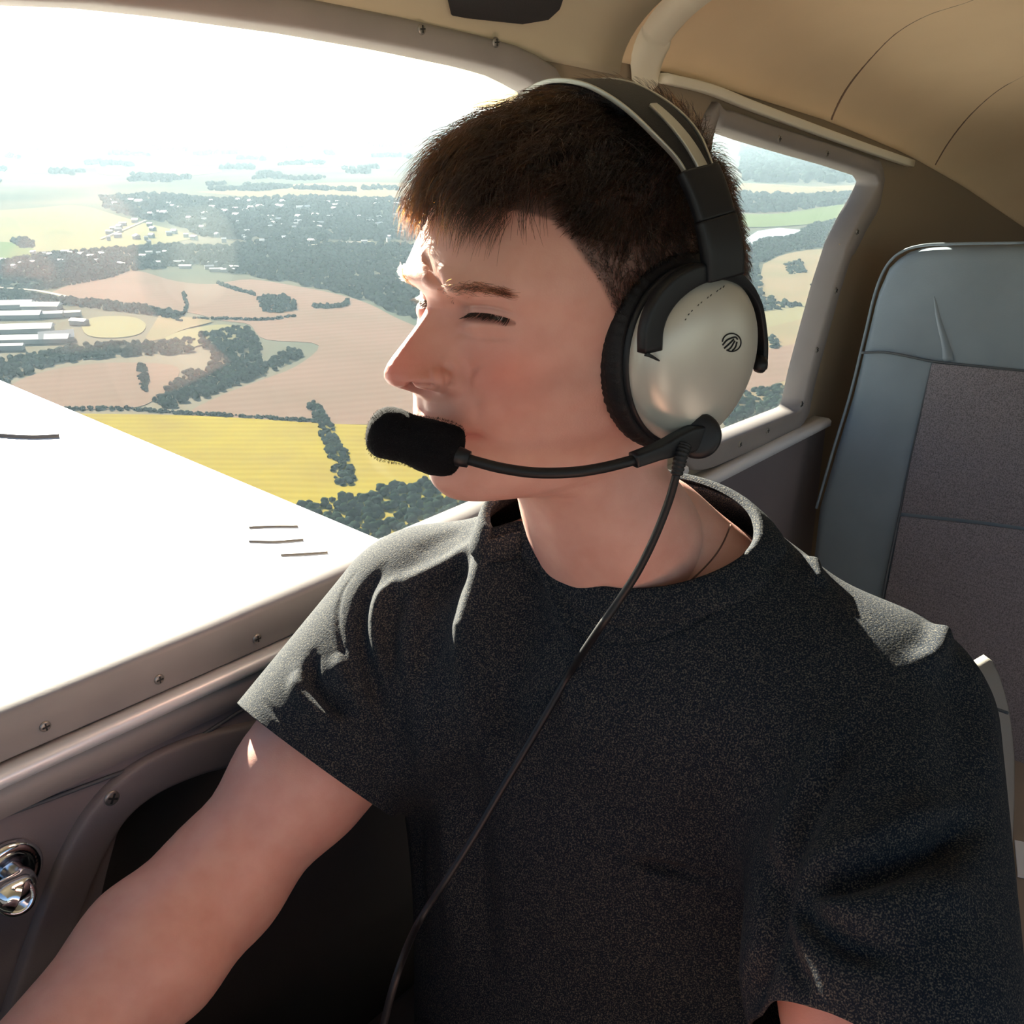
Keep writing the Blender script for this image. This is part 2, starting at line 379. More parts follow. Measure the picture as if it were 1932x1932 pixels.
# ---- torso, arms: an implicit surface
TR = rotm(math.radians(58), math.radians(-8), math.radians(8)); TP = pt(1130, 1132, .655)   # torso frame at the notch above the breastbone
def T(p): return np.atleast_2d(p) @ TR.T + TP
def T1(*p): return T(np.array(p))[0]
def smin(a, b, k):
    h = np.clip(.5 + .5 * (b - a) / k, 0, 1); return b * (1 - h) + a * h - k * h * (1 - h)
def cone(P, a, b, ra, rb):
    a = np.asarray(a); b = np.asarray(b); ab = b - a; t = np.clip(((P - a) @ ab) / (ab @ ab), 0, 1)
    return np.sqrt(((P - a - t[:, None] * ab) ** 2).sum(1)) - (ra + (rb - ra) * t)
def ell(P, c, r, Rm):
    q = ((P - c) @ Rm) / np.asarray(r); k0 = np.sqrt((q * q).sum(1)); k1 = np.sqrt(((q / np.asarray(r)) ** 2).sum(1))
    return k0 * (k0 - 1) / (k1 + 1e-9)
SHN = T1(-.085, .152, -.090); SHF = T1(-.055, -.185, -.055)     # shoulder joints: near (his left), far (his right)
ELN = pt(1660, 2330, .47); WRN = pt(1180, 2520, .40)
ELF = pt(412, 1668, .735); WRF = pt(-80, 2165, .60)
def torso_sdf(P, off=0.0, loose=0.0):
    d = ell(P, T1(-.098, -.026, -.20), (.112, .190, .235), TR)
    d = smin(d, ell(P, T1(-.085, -.026, -.42), (.115, .184, .22), TR), .06)
    for s, e in ((1, SHN), (-1, SHF)):
        d = smin(d, cone(P, T1(-.092, s * .045, -.005 + (.020 if s < 0 else 0)), e + TR @ np.array([-.004, -s * .02, .022]), .030, .040), .05)
        d = smin(d, cone(P, T1(-.060, s * .07, -.085), e + TR @ np.array([.012, -s * .045, -.035]), .058, .050), .04)
    d = smin(d, cone(P, T1(-.070, 0, .03), T1(-.075, 0, -.06), .045, .070), .04)
    for sh, el in ((SHN, ELN), (SHF, ELF)):
        d = smin(d, cone(P, sh, sh + (el - sh) * .60, .060 + loose * .3, .052 + loose), .035)
    return d - off
def arm_sdf(P):
    d = torso_sdf(P, -.003)
    for sh, el, wr in ((SHN, ELN, WRN), (SHF, ELF, WRF)):
        a = cone(P, sh, el, .052, .041); b = cone(P, el, el + (wr - el) * .3, .043, .046); c_ = cone(P, el + (wr - el) * .3, wr, .046, .030)
        d = smin(d, smin(smin(a, b, .02), c_, .02), .02)
    return d
def nets(fn, lo, hi, h):
    lo = np.asarray(lo, float); n = np.ceil((np.asarray(hi) - lo) / h).astype(int) + 1
    g = [lo[k] + h * np.arange(n[k]) for k in range(3)]
    v = np.empty(n)
    for i in range(n[0]):
        Y, Zz = np.meshgrid(g[1], g[2], indexing='ij'); P = np.c_[np.full(Y.size, g[0][i]), Y.ravel(), Zz.ravel()]; v[i] = fn(P).reshape(Y.shape)
    ins = v < 0; nx, ny, nz = n
    acc = np.zeros((nx - 1, ny - 1, nz - 1, 3)); cnt = np.zeros((nx - 1, ny - 1, nz - 1))
    offs = [(0, 0, 0), (1, 0, 0), (0, 1, 0), (1, 1, 0), (0, 0, 1), (1, 0, 1), (0, 1, 1), (1, 1, 1)]
    def sub(o): return v[o[0]:nx - 1 + o[0], o[1]:ny - 1 + o[1], o[2]:nz - 1 + o[2]]
    for a in range(8):
        for b in range(a + 1, 8):
            da = np.array(offs[b]) - np.array(offs[a])
            if np.abs(da).sum() != 1: continue
            va, vb = sub(offs[a]), sub(offs[b]); cx = (va < 0) != (vb < 0)
            t = np.where(cx, va / np.where(cx, va - vb, 1), 0)
            for k in range(3): acc[..., k] += np.where(cx, offs[a][k] + t * da[k], 0)
            cnt += cx
    idm = -np.ones(cnt.shape, int); act = cnt > 0; idm[act] = np.arange(act.sum())
    ijk = np.argwhere(act); V = lo + h * (ijk + acc[act] / cnt[act][:, None])
    Fs = []
    for ax in range(3):
        o1, o2 = [(1, 2), (2, 0), (0, 1)][ax]
        sl0 = [slice(None)] * 3; sl1 = [slice(None)] * 3; sl0[ax] = slice(0, -1); sl1[ax] = slice(1, None)
        a, b = ins[tuple(sl0)], ins[tuple(sl1)]; e = np.argwhere(a != b)
        ok = (e[:, o1] > 0) & (e[:, o2] > 0) & (e[:, o1] < n[o1] - 1) & (e[:, o2] < n[o2] - 1); e = e[ok]
        def cid(d1, d2):
            q = e.copy(); q[:, o1] -= d1; q[:, o2] -= d2; return idm[q[:, 0], q[:, 1], q[:, 2]]
        Q = np.c_[cid(1, 1), cid(0, 1), cid(0, 0), cid(1, 0)]
        fl = a[e[:, 0], e[:, 1], e[:, 2]]; Q[~fl] = Q[~fl][:, ::-1]; Fs.append(Q)
    return V, np.concatenate(Fs)
def newton(fn, V, it=3, e=1e-4):
    for _ in range(it):
        d = fn(V); g = np.stack([fn(V + np.eye(3)[k] * e) - d for k in range(3)], 1) / e
        g2 = (g * g).sum(1)[:, None] + 1e-9; V = V - d[:, None] * g / g2
    return V
FOLDS = [
 ([(992, 930), (970, 1000), (945, 1080), (917, 1180), (893, 1280)], .0220, .0280),
 ([(1006, 975), (1002, 1060), (992, 1160), (975, 1260), (955, 1380), (945, 1500)], .0120, -.0060),
 ([(497, 1322), (560, 1385), (640, 1440), (712, 1470)], .0016, -.0016),
 ([(905, 1030), (860, 1062), (800, 1092), (735, 1120)], .009, 0.0072),
 ([(900, 1075), (850, 1110), (790, 1150)], .010, -0.0058),
 ([(880, 1000), (830, 1020), (780, 1050)], .010, -0.0020),
 ([(720, 1075), (685, 1130), (682, 1200), (705, 1290), (735, 1380)], .0060, -0.0072),
 ([(750, 1090), (716, 1140), (708, 1200), (722, 1270)], .0055, 0.0058),
 ([(770, 1110), (742, 1160), (738, 1230), (752, 1300)], .0060, -0.0058),
 ([(800, 1130), (775, 1190), (775, 1270), (790, 1400), (800, 1550)], .010, 0.0051),
 ([(672, 1080), (645, 1120), (638, 1180), (662, 1270), (700, 1370), (722, 1450)], .0022, -0.0020),
 ([(592, 1235), (590, 1280), (622, 1325), (668, 1352)], .0050, -0.0087),
 ([(560, 1265), (568, 1310), (610, 1350), (650, 1372)], .0065, 0.0065),
 ([(640, 1230), (655, 1290), (700, 1340)], .0080, 0.0058),
 ([(1060, 1210), (1090, 1300), (1110, 1400), (1120, 1520)], .020, 0.0043),
 ([(850, 1300), (842, 1450), (850, 1600), (860, 1800)], .016, 0.0065),
 ([(900, 1350), (895, 1500), (905, 1700), (915, 1900)], .016, -0.0065),
 ([(790, 1450), (785, 1600), (800, 1800)], .014, -0.0051),
 ([(1070, 1572), (1130, 1606), (1200, 1638), (1290, 1665), (1400, 1676)], .0022, 0.0024),
 ([(1075, 1566), (1130, 1598), (1200, 1628), (1290, 1652), (1395, 1664)], .0030, -0.0029),
 ([(1200, 1628), (1250, 1640), (1310, 1650)], .0045, -0.0058),
 ([(1490, 1692), (1560, 1668), (1660, 1640), (1760, 1600), (1860, 1545)], .0080, -0.0150),
 ([(1500, 1660), (1580, 1620), (1680, 1570), (1780, 1520)], .012, 0.0072),
 ([(1500, 1715), (1600, 1718), (1720, 1700), (1840, 1660)], .012, 0.0072),
 ([(1490, 1700), (1540, 1740), (1610, 1785), (1700, 1800)], .0065, -0.0110),
 ([(1480, 1720), (1520, 1790), (1580, 1860)], .0080, 0.0020),
 ([(1470, 1730), (1490, 1800), (1530, 1880)], .0060, -0.0065),
 ([(1640, 1340), (1590, 1430), (1530, 1530), (1480, 1650), (1462, 1720)], .0080, -0.0072),
 ([(1600, 1330), (1550, 1430), (1490, 1540), (1445, 1660)], .0100, 0.0051),
 ([(1440, 1600), (1455, 1680), (1440, 1780), (1400, 1900)], .0100, -0.0116),
 ([(1462, 998), (1520, 1018), (1590, 1060), (1680, 1118), (1768, 1182)], .0018, -0.0020),
 ([(1455, 985), (1520, 1006), (1592, 1048), (1684, 1106), (1772, 1172)], .0030, 0.0018),
 ([(1470, 985), (1462, 960), (1470, 930)], .0040, 0.0058),
 ([(1500, 1000), (1530, 1060), (1545, 1110)], .0060, 0.0058),
 ([(1778, 1190), (1760, 1240), (1715, 1260)], .0070, 0.0072),
 ([(1790, 1180), (1830, 1260), (1860, 1360), (1870, 1480)], .014, 0.0043),
 ([(1800, 1250), (1810, 1400), (1800, 1540)], .016, -0.0051),
 ([(1020, 1010), (1040, 1110), (1085, 1200), (1150, 1260)], .0060, 0.0058),
 ([(770, 1330), (860, 1360), (950, 1340)], .045, .0150),
 ([(1002, 1000), (1018, 1080), (1052, 1150), (1110, 1196), (1190, 1212), (1300, 1180), (1400, 1100), (1460, 1010)], .0014, -.0020),
]
BLO = np.array([-.55, .20, -.80]); BHI = np.array([.50, 1.0, -.16])
def hand_cones(el, wr, side):
    d = (wr - el) / np.linalg.norm(wr - el); acr = np.cross(d, Z); acr /= np.linalg.norm(acr); dn = np.cross(acr, d)
    L = [(wr, wr + d * .075, .022, .027), (wr + acr * .015, wr + d * .08 + acr * .02, .018, .018), (wr - acr * .015, wr + d * .08 - acr * .02, .018, .018)]
    for k, ln in zip((-1.5, -.5, .5, 1.5), (.062, .075, .080, .070)):
        a = wr + d * .088 + acr * k * .019; b = a + d * ln * .5 - dn * .012; c = b + d * ln * .35 - dn * .030
        L += [(a - d * .01, b, .0095, .0088), (b, c, .0088, .0075)]
    a = wr + d * .03 + acr * side * .022; b = a + d * .035 + acr * side * .028 - dn * .01; c = b + d * .030 + acr * side * .004 - dn * .014
    return L + [(a, b, .013, .0105), (b, c, .0105, .0085)]
HC = hand_cones(ELF, WRF, 1) + hand_cones(ELN, WRN, -1)
def body_sdf(P):
    d = arm_sdf(P)
    lo = np.minimum(WRF, WRN) - .25
    for a, b, ra, rb in HC:
        d = smin(d, cone(P, a, b, ra, rb), .006)
    return d
def flip_out(V, F):
    a, b, c, d = (V[F[:, k]] for k in range(4)); vol = (np.cross(b - a, c - a) * a).sum() + (np.cross(c - a, d - a) * a).sum()
    return F if vol > 0 else F[:, ::-1]
bV, bF = nets(body_sdf, np.minimum(np.minimum(WRF, WRN) - .20, BLO), np.maximum(BHI, BLO + .1) , .006)
bV = newton(body_sdf, bV, 2); bF = flip_out(bV, bF)
# ---- shirt surface
N0 = np.array([.006, 0, -.004]); nn = np.array([.075, 0, .17]); nn /= np.linalg.norm(nn)
nnN = np.array([.075, .010, .17]); nnF = np.array([.075, .060, .17]); nnN /= np.linalg.norm(nnN); nnF /= np.linalg.norm(nnF)
def shirt_fn(P): return torso_sdf(P, .010, .010)
sV, sF = nets(shirt_fn, BLO, BHI, .007)
sV = newton(shirt_fn, sV, 2); sF = flip_out(sV, sF)
sV, sF = subdiv(sV, sF); sV = newton(shirt_fn, sV, 1); sV = relax(sV, sF, 2)
AXN = (ELN - SHN) / np.linalg.norm(ELN - SHN); AXF = (ELF - SHF) / np.linalg.norm(ELF - SHF)
CUN = SHN + AXN * .218; CUF = SHF + AXF * .127
AXF2 = AXF + .10 * D; AXF2 /= np.linalg.norm(AXF2)
BELT = T1(0, 0, -.50)
def tloc(P): return (P - TP) @ TR
# folds, drawn where the lens sees them
if FOLDS:
    sN = normals(sV, sF)
    if (sN * (sV - sV.mean(0))).sum() < 0: sN = -sN
    sV, sF = subdiv(sV, sF); sV = relax(sV, sF, 1); sN = normals(sV, sF)
    st = bvh(sV, sF)
    sV = strokes(sV, sF, st, sN, FOLDS)
    sV = relax(sV, sF, 1, .4)
bm = bmesh.new()
me = bpy.data.meshes.new('x'); me.from_pydata(sV.tolist(), [], sF.tolist()); bm.from_mesh(me); bpy.data.meshes.remove(me)
def bisect(co, no, cond):
    fs = [f for f in bm.faces if cond(f.calc_center_median())]
    ge = list({e for f in fs for e in f.edges} | {v for f in fs for v in f.verts}) + fs
    r = bmesh.ops.bisect_plane(bm, geom=ge, plane_co=co, plane_no=no, dist=1e-6)
    kill = [f for f in bm.faces if cond(f.calc_center_median()) and (f.calc_center_median() - Vector(co)).dot(Vector(no)) > 0]
    bmesh.ops.delete(bm, geom=kill, context='FACES')
TRi = Matrix(TR.T.tolist()); TPv = Vector(TP)
nw = TR @ nn; n0w = T1(*N0)
bisect(n0w, TR @ nnN, lambda c: -.00 <= (TRi @ (c - TPv)).y < .115 and (TRi @ (c - TPv)).z > -.02)
bisect(n0w, TR @ nnF, lambda c: -.115 < (TRi @ (c - TPv)).y < .00 and (TRi @ (c - TPv)).z > -.02)
AXN2 = AXN - .38 * RT; AXN2 /= np.linalg.norm(AXN2)
bisect(CUN, AXN2, lambda c: (c - Vector(SHN)).dot(Vector(AXN)) > .08 and (c - Vector(CUN)).length < .19 and ((c - Vector(SHN)) - Vector(AXN) * (c - Vector(SHN)).dot(Vector(AXN))).length < .079)
bisect(CUF, AXF2, lambda c: (c - Vector(SHF)).dot(Vector(AXF)) > .06 and (c - Vector(CUF)).length < .19 and ((c - Vector(SHF)) - Vector(AXF) * (c - Vector(SHF)).dot(Vector(AXF))).length < .095)
bisect(BELT, -TR[:, 2], lambda c: (TRi @ (c - TPv)).z < -.44)
# keep the piece that carries the chest
bm.verts.ensure_lookup_table(); bm.faces.ensure_lookup_table()
seen = set(); best = []
for f0 in bm.faces:
    if f0 in seen: continue
    stack = [f0]; comp = []; seen.add(f0)
    while stack:
        f = stack.pop(); comp.append(f)
        for e in f.edges:
            for g in e.link_faces:
                if g not in seen: seen.add(g); stack.append(g)
    if len(comp) > len(best): best = comp
bs = set(best); bmesh.ops.delete(bm, geom=[f for f in bm.faces if f not in bs], context='FACES')
def loops():
    ed = {e for e in bm.edges if len(e.link_faces) == 1}; out = []
    while ed:
        e = ed.pop(); L = [e.verts[0], e.verts[1]]
        while True:
            nx = [k for k in L[-1].link_edges if k in ed]
            if not nx: break
            ed.discard(nx[0]); L.append(nx[0].other_vert(L[-1]))
        out.append(np.array([v.co[:] for v in L[:-1] if True]))
    return sorted(out, key=len, reverse=True)
LP = [l for l in loops() if len(l) > 30]
print('loops', [(len(l), proj(l.mean(0)).round().tolist()) for l in LP])
shirt_me = bpy.data.meshes.new('tshirt')
for v in bm.verts: v.co += Vector(OFF)
bm.to_mesh(shirt_me); bm.free()
shirt_me.polygons.foreach_set('use_smooth', [True] * len(shirt_me.polygons)); shirt_me.materials.append(M['shirt'])
# ---- person
person = empty('person', None, 'young man in a charcoal t-shirt and flying headset, looking out of the side window', 'person')
# colour of the skin itself: lips, ruddy cheeks and nose, dark stubble of the scalp
L_ = Hinv(Hw); f, s, u = L_.T; a = np.abs(s)
tint = np.ones((len(Hw), 4))
def blot(c, r, col, k=1):
    global tint
    q = np.c_[(f - c[0]) / r[0], (a - c[1]) / r[1], (u - c[2]) / r[2]]; g = (np.exp(-(q * q).sum(1)) * k)[:, None]
    tint[:, :3] = tint[:, :3] * (1 - g) + tint[:, :3] * np.array(col) * g
blot((.125, 0, -.008), (.028, .022, .022), (1.10, .62, .58), .9)
blot((.080, .042, -.010), (.03, .026, .024), (1.06, .70, .66), .8)
blot((.092, .026, -.046), (.01, .005, .003), (.70, .35, .34), .8)
blot((.095, 0, -.044), (.03, .026, .0065), (.95, .58, .56), .9)
blot((.100, 0, .030), (.02, .010, .012), (1.0, .75, .70), .7)
def hair_mask(f, a, u):
    line = np.interp(u, [-.075, -.06, -.045, -.02, .0, .015, .03, .043, .05, .06, .070, .074, .079, .086], [-.065, -.045, -.004, .010, .018, .025, .033, .040, .045, .050, .056, .066, .085, .12])
    return np.clip((line - f) / .004 + .5, 0, 1) * (u > -.078)
hm_ = hair_mask(f, a, u)
tint[:, :3] *= (1 - .72 * hm_ * np.clip((u + .075) / .02, 0, 1))[:, None]
mb = bpy.data.meshes.new('a'); mb.from_pydata((Hw + OFF).tolist(), [], hF.tolist())
ca = mb.color_attributes.new('tint', 'FLOAT_COLOR', 'POINT'); ca.data.foreach_set('color', tint.astype(np.float32).ravel())
bmh = bmesh.new(); bmh.from_mesh(mb)
bmesh.ops.remove_doubles(bmh, verts=bmh.verts, dist=1e-7)
bmesh.ops.holes_fill(bmh, edges=[e for e in bmh.edges if len(e.link_faces) == 1], sides=0); bmesh.ops.recalc_face_normals(bmh, faces=bmh.faces); bmh.to_mesh(mb); bmh.free()
m2 = bpy.data.meshes.new('b'); m2.from_pydata((bV + OFF).tolist(), [], bF.tolist())
ca = m2.color_attributes.new('tint', 'FLOAT_COLOR', 'POINT'); ca.data.foreach_set('color', np.ones(len(bV) * 4, np.float32))
body = bpy.data.objects.new('body', mb); link(body, person); ob2 = bpy.data.objects.new('tmp', m2); link(ob2)
md = body.modifiers.new('u', 'BOOLEAN'); md.operation = 'UNION'; md.solver = 'FAST'; md.object = ob2
dg = bpy.context.evaluated_depsgraph_get(); nm = bpy.data.meshes.new_from_object(body.evaluated_get(dg)); nm.name = 'body'
print('body faces', len(mb.polygons), len(m2.polygons), '->', len(nm.polygons))
body.modifiers.clear(); body.data = nm; bpy.data.objects.remove(ob2); nm.materials.clear(); nm.materials.append(M['skin'])
nm.polygons.foreach_set('use_smooth', [True] * len(nm.polygons))
shirt = link(bpy.data.objects.new('t_shirt', shirt_me), person); tag(shirt, 'heather charcoal short-sleeved crew-neck t-shirt with chest pocket')
sm = shirt.modifiers.new('s', 'SOLIDIFY'); sm.thickness = .0022; sm.offset = -1
STREE = bvh(np.array([v.co[:] for v in shirt_me.vertices]) - OFF, np.array([list(p.vertices) + [p.vertices[-1]] * (4 - len(p.vertices)) if len(p.vertices) < 4 else list(p.vertices)[:4] for p in shirt_me.polygons]))
HT = bvh(Hw, hF)
# collar rib
def resample(l, n):
    l = np.vstack([l, l[:1]]); d = np.r_[0, np.cumsum(np.linalg.norm(np.diff(l, axis=0), axis=1))]; t = np.linspace(0, d[-1], n, endpoint=False)
    return np.stack([np.interp(t, d, l[:, k]) for k in range(3)], 1)
def smooth_loop(l, it=6):
    for _ in range(it): l = .5 * l + .25 * (np.roll(l, 1, 0) + np.roll(l, -1, 0))
    return l
neck = min(LP, key=lambda l: np.linalg.norm(l.mean(0) - n0w - TR @ np.array([-.08, 0, .03])))
nl = smooth_loop(resample(neck, 220))
def rib(loop, wid, name, lift=.0022, up=0.0):
    P = []
    tan = np.roll(loop, -1, 0) - np.roll(loop, 1, 0); tan /= np.linalg.norm(tan, axis=1)[:, None]
    for i, q in enumerate(loop):
        loc, nrm, _, _ = STREE.find_nearest(Vector(q - nw * 0)); nrm = np.array(nrm)
        o_ = q - loop.mean(0)
        if nrm @ o_ < 0: nrm = -nrm
        dn = np.cross(tan[i], nrm); dn /= np.linalg.norm(dn)
        if dn @ nw > 0: dn = -dn
        sec = [q + nrm * (-.002) - dn * up, q + nrm * lift - dn * up, q + nrm * (lift + .0012) - dn * (up - .002), q + nrm * (lift + .001) + dn * (wid * .5), q + nrm * lift + dn * wid, q + nrm * -.001 + dn * (wid + .001)]
        P.append(sec)
    return MB().grid(np.array(P), closeu=True).build(name, M['shirt'], person, sub=1)
rib(nl, .0165, 'collar_rib', lift=.0034, up=.007)
for n_,p_ in dict(TP=TP,SHN=SHN,SHF=SHF,CUN=CUN,CUF=CUF,nf=n0w,nb=T1(-.15,0,.065)).items(): print('PROJ',n_,proj(p_).round().tolist(),'d',round(float(p_@FW),3),'a',round(float(p_@D),3),'w',round(float(p_@O),3),'z',round(float(p_[2]),3))
# ================================================================== HAIR
EC = np.array([-.0085, 0, .0215]); ER = np.array([.1010, .0755, .0975])
def hair_material(name, mel, red=.35):
    m = bpy.data.materials.new(name); m.use_nodes = True; t = m.node_tree; t.nodes.clear()
    h = t.nodes.new('ShaderNodeBsdfHairPrincipled'); h.parametrization = 'MELANIN'; h.inputs['Melanin'].default_value = mel
    h.inputs['Melanin Redness'].default_value = red; h.inputs['Roughness'].default_value = .38; h.inputs['Radial Roughness'].default_value = .45
    h.inputs['Random Roughness'].default_value = .2; h.inputs['Random Color'].default_value = .25
    o = t.nodes.new('ShaderNodeOutputMaterial'); t.links.new(h.outputs[0], o.inputs[0]); return m
M['hair'] = hair_material('brown_hair', .88, .38); M['brow'] = hair_material('brow_hair', .70, .45)
def curves_obj(name, P, rad, m, parent):
    n, k = P.shape[:2]; c = bpy.data.hair_curves.new(name); c.add_curves([k] * n)
    c.points.foreach_set('position', (P.reshape(-1, 3) + OFF).astype(np.float32).ravel())
    r = np.broadcast_to(rad, (n, k)).astype(np.float32).ravel().copy(); c.points.foreach_set('radius', r)
    c.materials.append(m); o = bpy.data.objects.new(name, c); return link(o, parent)
def unit(v): return v / (np.linalg.norm(v, axis=-1, keepdims=True) + 1e-12)
HL = Hinv(Hw); tri_c = HL[hF].mean(1); e1 = HL[hF[:, 2]] - HL[hF[:, 0]]; e2 = HL[hF[:, 3]] - HL[hF[:, 1]]; ar = np.linalg.norm(np.cross(e1, e2), axis=1) * .5
hmf = hair_mask(tri_c[:, 0], np.abs(tri_c[:, 1]), tri_c[:, 2])
def grow(n, rs):
    fc, ac_, uc_ = tri_c[:, 0], np.abs(tri_c[:, 1]), tri_c[:, 2]; w_ = ar * (hmf > .5) * ~((fc > .048) & (ac_ > .040) & (uc_ < .084)); idx = rs.choice(len(hF), n, p=w_ / w_.sum())
    uv = rs.random((n, 4)); uv = -np.log(uv); uv /= uv.sum(1)[:, None]
    R0 = (HL[hF[idx]] * uv[:, :, None]).sum(1); f, s, u = R0.T; a = np.abs(s)
    K = 9; P = np.zeros((n, K, 3)); P[:, 0] = R0
    q = (R0 - EC) / ER; rad0 = np.linalg.norm(q, axis=1)
    top = np.clip((u - .060 + .20 * np.clip(f, -.06, .03)) / .03, 0, 1)       # 1 on the crown, 0 on sides
    back = np.clip((-f - .03) / .04, 0, 1)
    Ln = .0105 + .0260 * top * (1 - .45 * back); Ln *= rs.uniform(.75, 1.12, n)
    fringe = np.clip((f - .045) / .03, 0, 1) * top; Ln -= .007 * fringe * rs.uniform(.3, 1.1, n); cell0 = (np.floor((R0 + .2) / .007).astype(int) * [3, 5, 11]).sum(1) % 47; Ln *= rs.uniform(.80, 1.15, 47)[cell0]; tmp = np.clip((a - .036) / .018, 0, 1) * np.clip((f - .02) / .03, 0, 1); Ln *= 1 - .62 * tmp
    lowfade = np.clip((u + .075) / .06, .45, 1); Ln *= np.where(top < .5, lowfade, 1)
    hgt = (.006 + .011 * top + .006 * back) * rs.uniform(.25, 1.15, n) ** 1.0
    hgt += .013 * np.clip((f - .010) / .03, 0, 1) * top * rs.uniform(.3, 1.1, n)
    hgt *= np.where(top < .5, lowfade, 1); lf = np.interp(u, [-.02, .0, .015, .03, .043, .05, .06, .070], [.012, .020, .025, .033, .040, .045, .050, .056]) - f; edge = np.clip(lf / .022 + .25, .3, 1); Ln *= np.where(top < .4, edge, 1)
    cl = rs.normal(0, 1, (60, 3)); cell = (np.floor((R0 + .2) / .009).astype(int) * [1, 7, 13]).sum(1) % 60
    comb = np.zeros((n, 3)); comb[:, 0] = 1.0 * top + -.02 * (1 - top); comb[:, 1] = (.16 + .25 * np.clip(s / .05, -1, 1)) * top; comb[:, 2] = -.15 * top - .9 * (1 - top) - .75 * fringe
    comb[:, 0] -= .35 * back * (1 - top)
    comb += .30 * cl[cell] + rs.normal(0, .16, (n, 3)); comb = unit(comb)
    pos = R0.copy(); step = Ln / (K - 1); curl = rs.normal(0, .05, (n, 3))
    for k in range(1, K):
        t = k / (K - 1)
        q = (pos - EC) / ER; nr = unit(q / ER)
        d = comb - nr * (comb * nr).sum(1)[:, None]; d = unit(d)
        d[:, 2] -= .10 * t + .35 * fringe * t; d += curl * t
        pos = pos + unit(d) * step[:, None]
        q = (pos - EC) / ER; rn = np.linalg.norm(q, axis=1)
        ht = hgt * (1 - np.exp(-2.6 * t)) * (1 - .30 * fringe * t * t)
        target = rad0 * 0 + np.maximum(1.0, np.where(t < .3, rad0, 1.0)) + ht / .088
        keep = rad0 - (rad0 - 1) * 0
        target = np.where(rad0 < .99, rad0 + ht / .088, np.maximum(target, 1 + ht / .088))
        pos = EC + q / rn[:, None] * target[:, None] * ER
        P[:, k] = pos
    return P
rs = np.random.default_rng(11); G = grow(52000, rs)
prof = .000085 * np.array([1, 1, 1, 1, 1, .95, .9, .75, .35])
Gw = (G.reshape(-1, 3) @ HR.T + HP).reshape(G.shape)
hair = curves_obj('hair', Gw, prof[None, :], M['hair'], person); tag(hair, 'short dark brown hair combed forward into a ragged fringe')
# eyebrows and lashes: strands rooted where the brow and the lid are
HNl = hN @ HR
def on_face(a, u, sign):
    """points of the face at side offset a (sign +1 his left) and height u, head frame"""
    o = H(np.c_[np.full(len(a), .2), a * sign, u]); d = -HR[:, 0]; out = []
    tr = HT
    for p in o:
        h = tr.ray_cast(Vector(p), Vector(d)); out.append(np.array(h[0]) if h[0] is not None else p)
    return Hinv(np.array(out))
def brow(sign):
    n = 520; t = rs.random(n) ** .9; a = .0115 + .036 * t; uc = .0290 + .0035 * t + .0060 * np.sin(np.clip(t * 1.2, 0, 1) * PI * .6) - .0025 * np.clip(t - .7, 0, 1) * 3
    wd = .0060 * (1 - .45 * t); u = uc + np.clip(rs.normal(0, .5, n), -1, 1) * wd
    R0 = on_face(a, u, sign); K = 5; P = np.zeros((n, K, 3)); P[:, 0] = R0 - [.0008, 0, 0]
    ang = .95 - 1.2 * t + rs.normal(0, .3, n) - (u - uc) / wd * .5; L = rs.uniform(.0045, .0085, n)
    for k in range(1, K):
        x = k / (K - 1); P[:, k] = R0 + np.c_[.0013 * np.sin(x * 2.4) - .0035 * x * t * t - .001 * x, sign * L * x * np.cos(ang), L * x * np.sin(ang) * (1 - .3 * x)]
    return P
B = np.concatenate([brow(1), brow(-1)]); Bw = (B.reshape(-1, 3) @ HR.T + HP).reshape(B.shape)
eb = curves_obj('eyebrow', Bw[:520], np.array([.00007, .00007, .00006, .00005, .00002])[None], M['brow'], person)
eb2 = curves_obj('eyebrow', Bw[520:], np.array([.00007, .00007, .00006, .00005, .00002])[None], M['brow'], person)
for sign in (1, -1):
    n = 170; t = rs.random(n); a = .0185 + .026 * t; lens = 1 - ((a - .0315) / .0150) ** 2
    R0 = on_face(a, .0205 + .0030 * lens, sign); K = 6; P = np.zeros((n, K, 3)); L = rs.uniform(.0055, .0085, n)
    for k in range(K):
        x = k / (K - 1); P[:, k] = R0 + np.c_[L * x * .75 - .0006, sign * L * x * (-.25 + .75 * t), -L * x * .62 + L * x * x * .25]
    lw = (P.reshape(-1, 3) @ HR.T + HP).reshape(P.shape)
    curves_obj('eyelashes', lw, np.array([.00014, .00013, .00011, .00009, .00006, .00002])[None], M['lash'], person)
    ec = H1(.0700, sign * .0315, .0195)
    Pn = []
    for i in range(25):
        th_ = PI * i / 24; Pn.append([ec + HR @ (.0118 * np.array([math.cos(th_), math.sin(th_) * math.cos(x), math.sin(th_) * math.sin(x)])) for x in np.linspace(0, 2 * PI, 24, endpoint=False)])
    eo = MB().grid(np.array(Pn), closev=True).build('eyeball', M['eye'], person)
    Pn = []
    gaze = HR @ unit(np.array([1, .0, -.05]))
    ax1 = unit(np.cross(gaze, Z)); ax2 = np.cross(ax1, gaze)
    for r_ in np.linspace(0, .0060, 8): Pn.append([ec + gaze * (math.sqrt(.0120 ** 2 - r_ ** 2)) + r_ * (ax1 * math.cos(x) + ax2 * math.sin(x)) for x in np.linspace(0, 2 * PI, 24, endpoint=False)])
    MB().grid(np.array(Pn), closev=True).build('iris', M['iris'], eo)
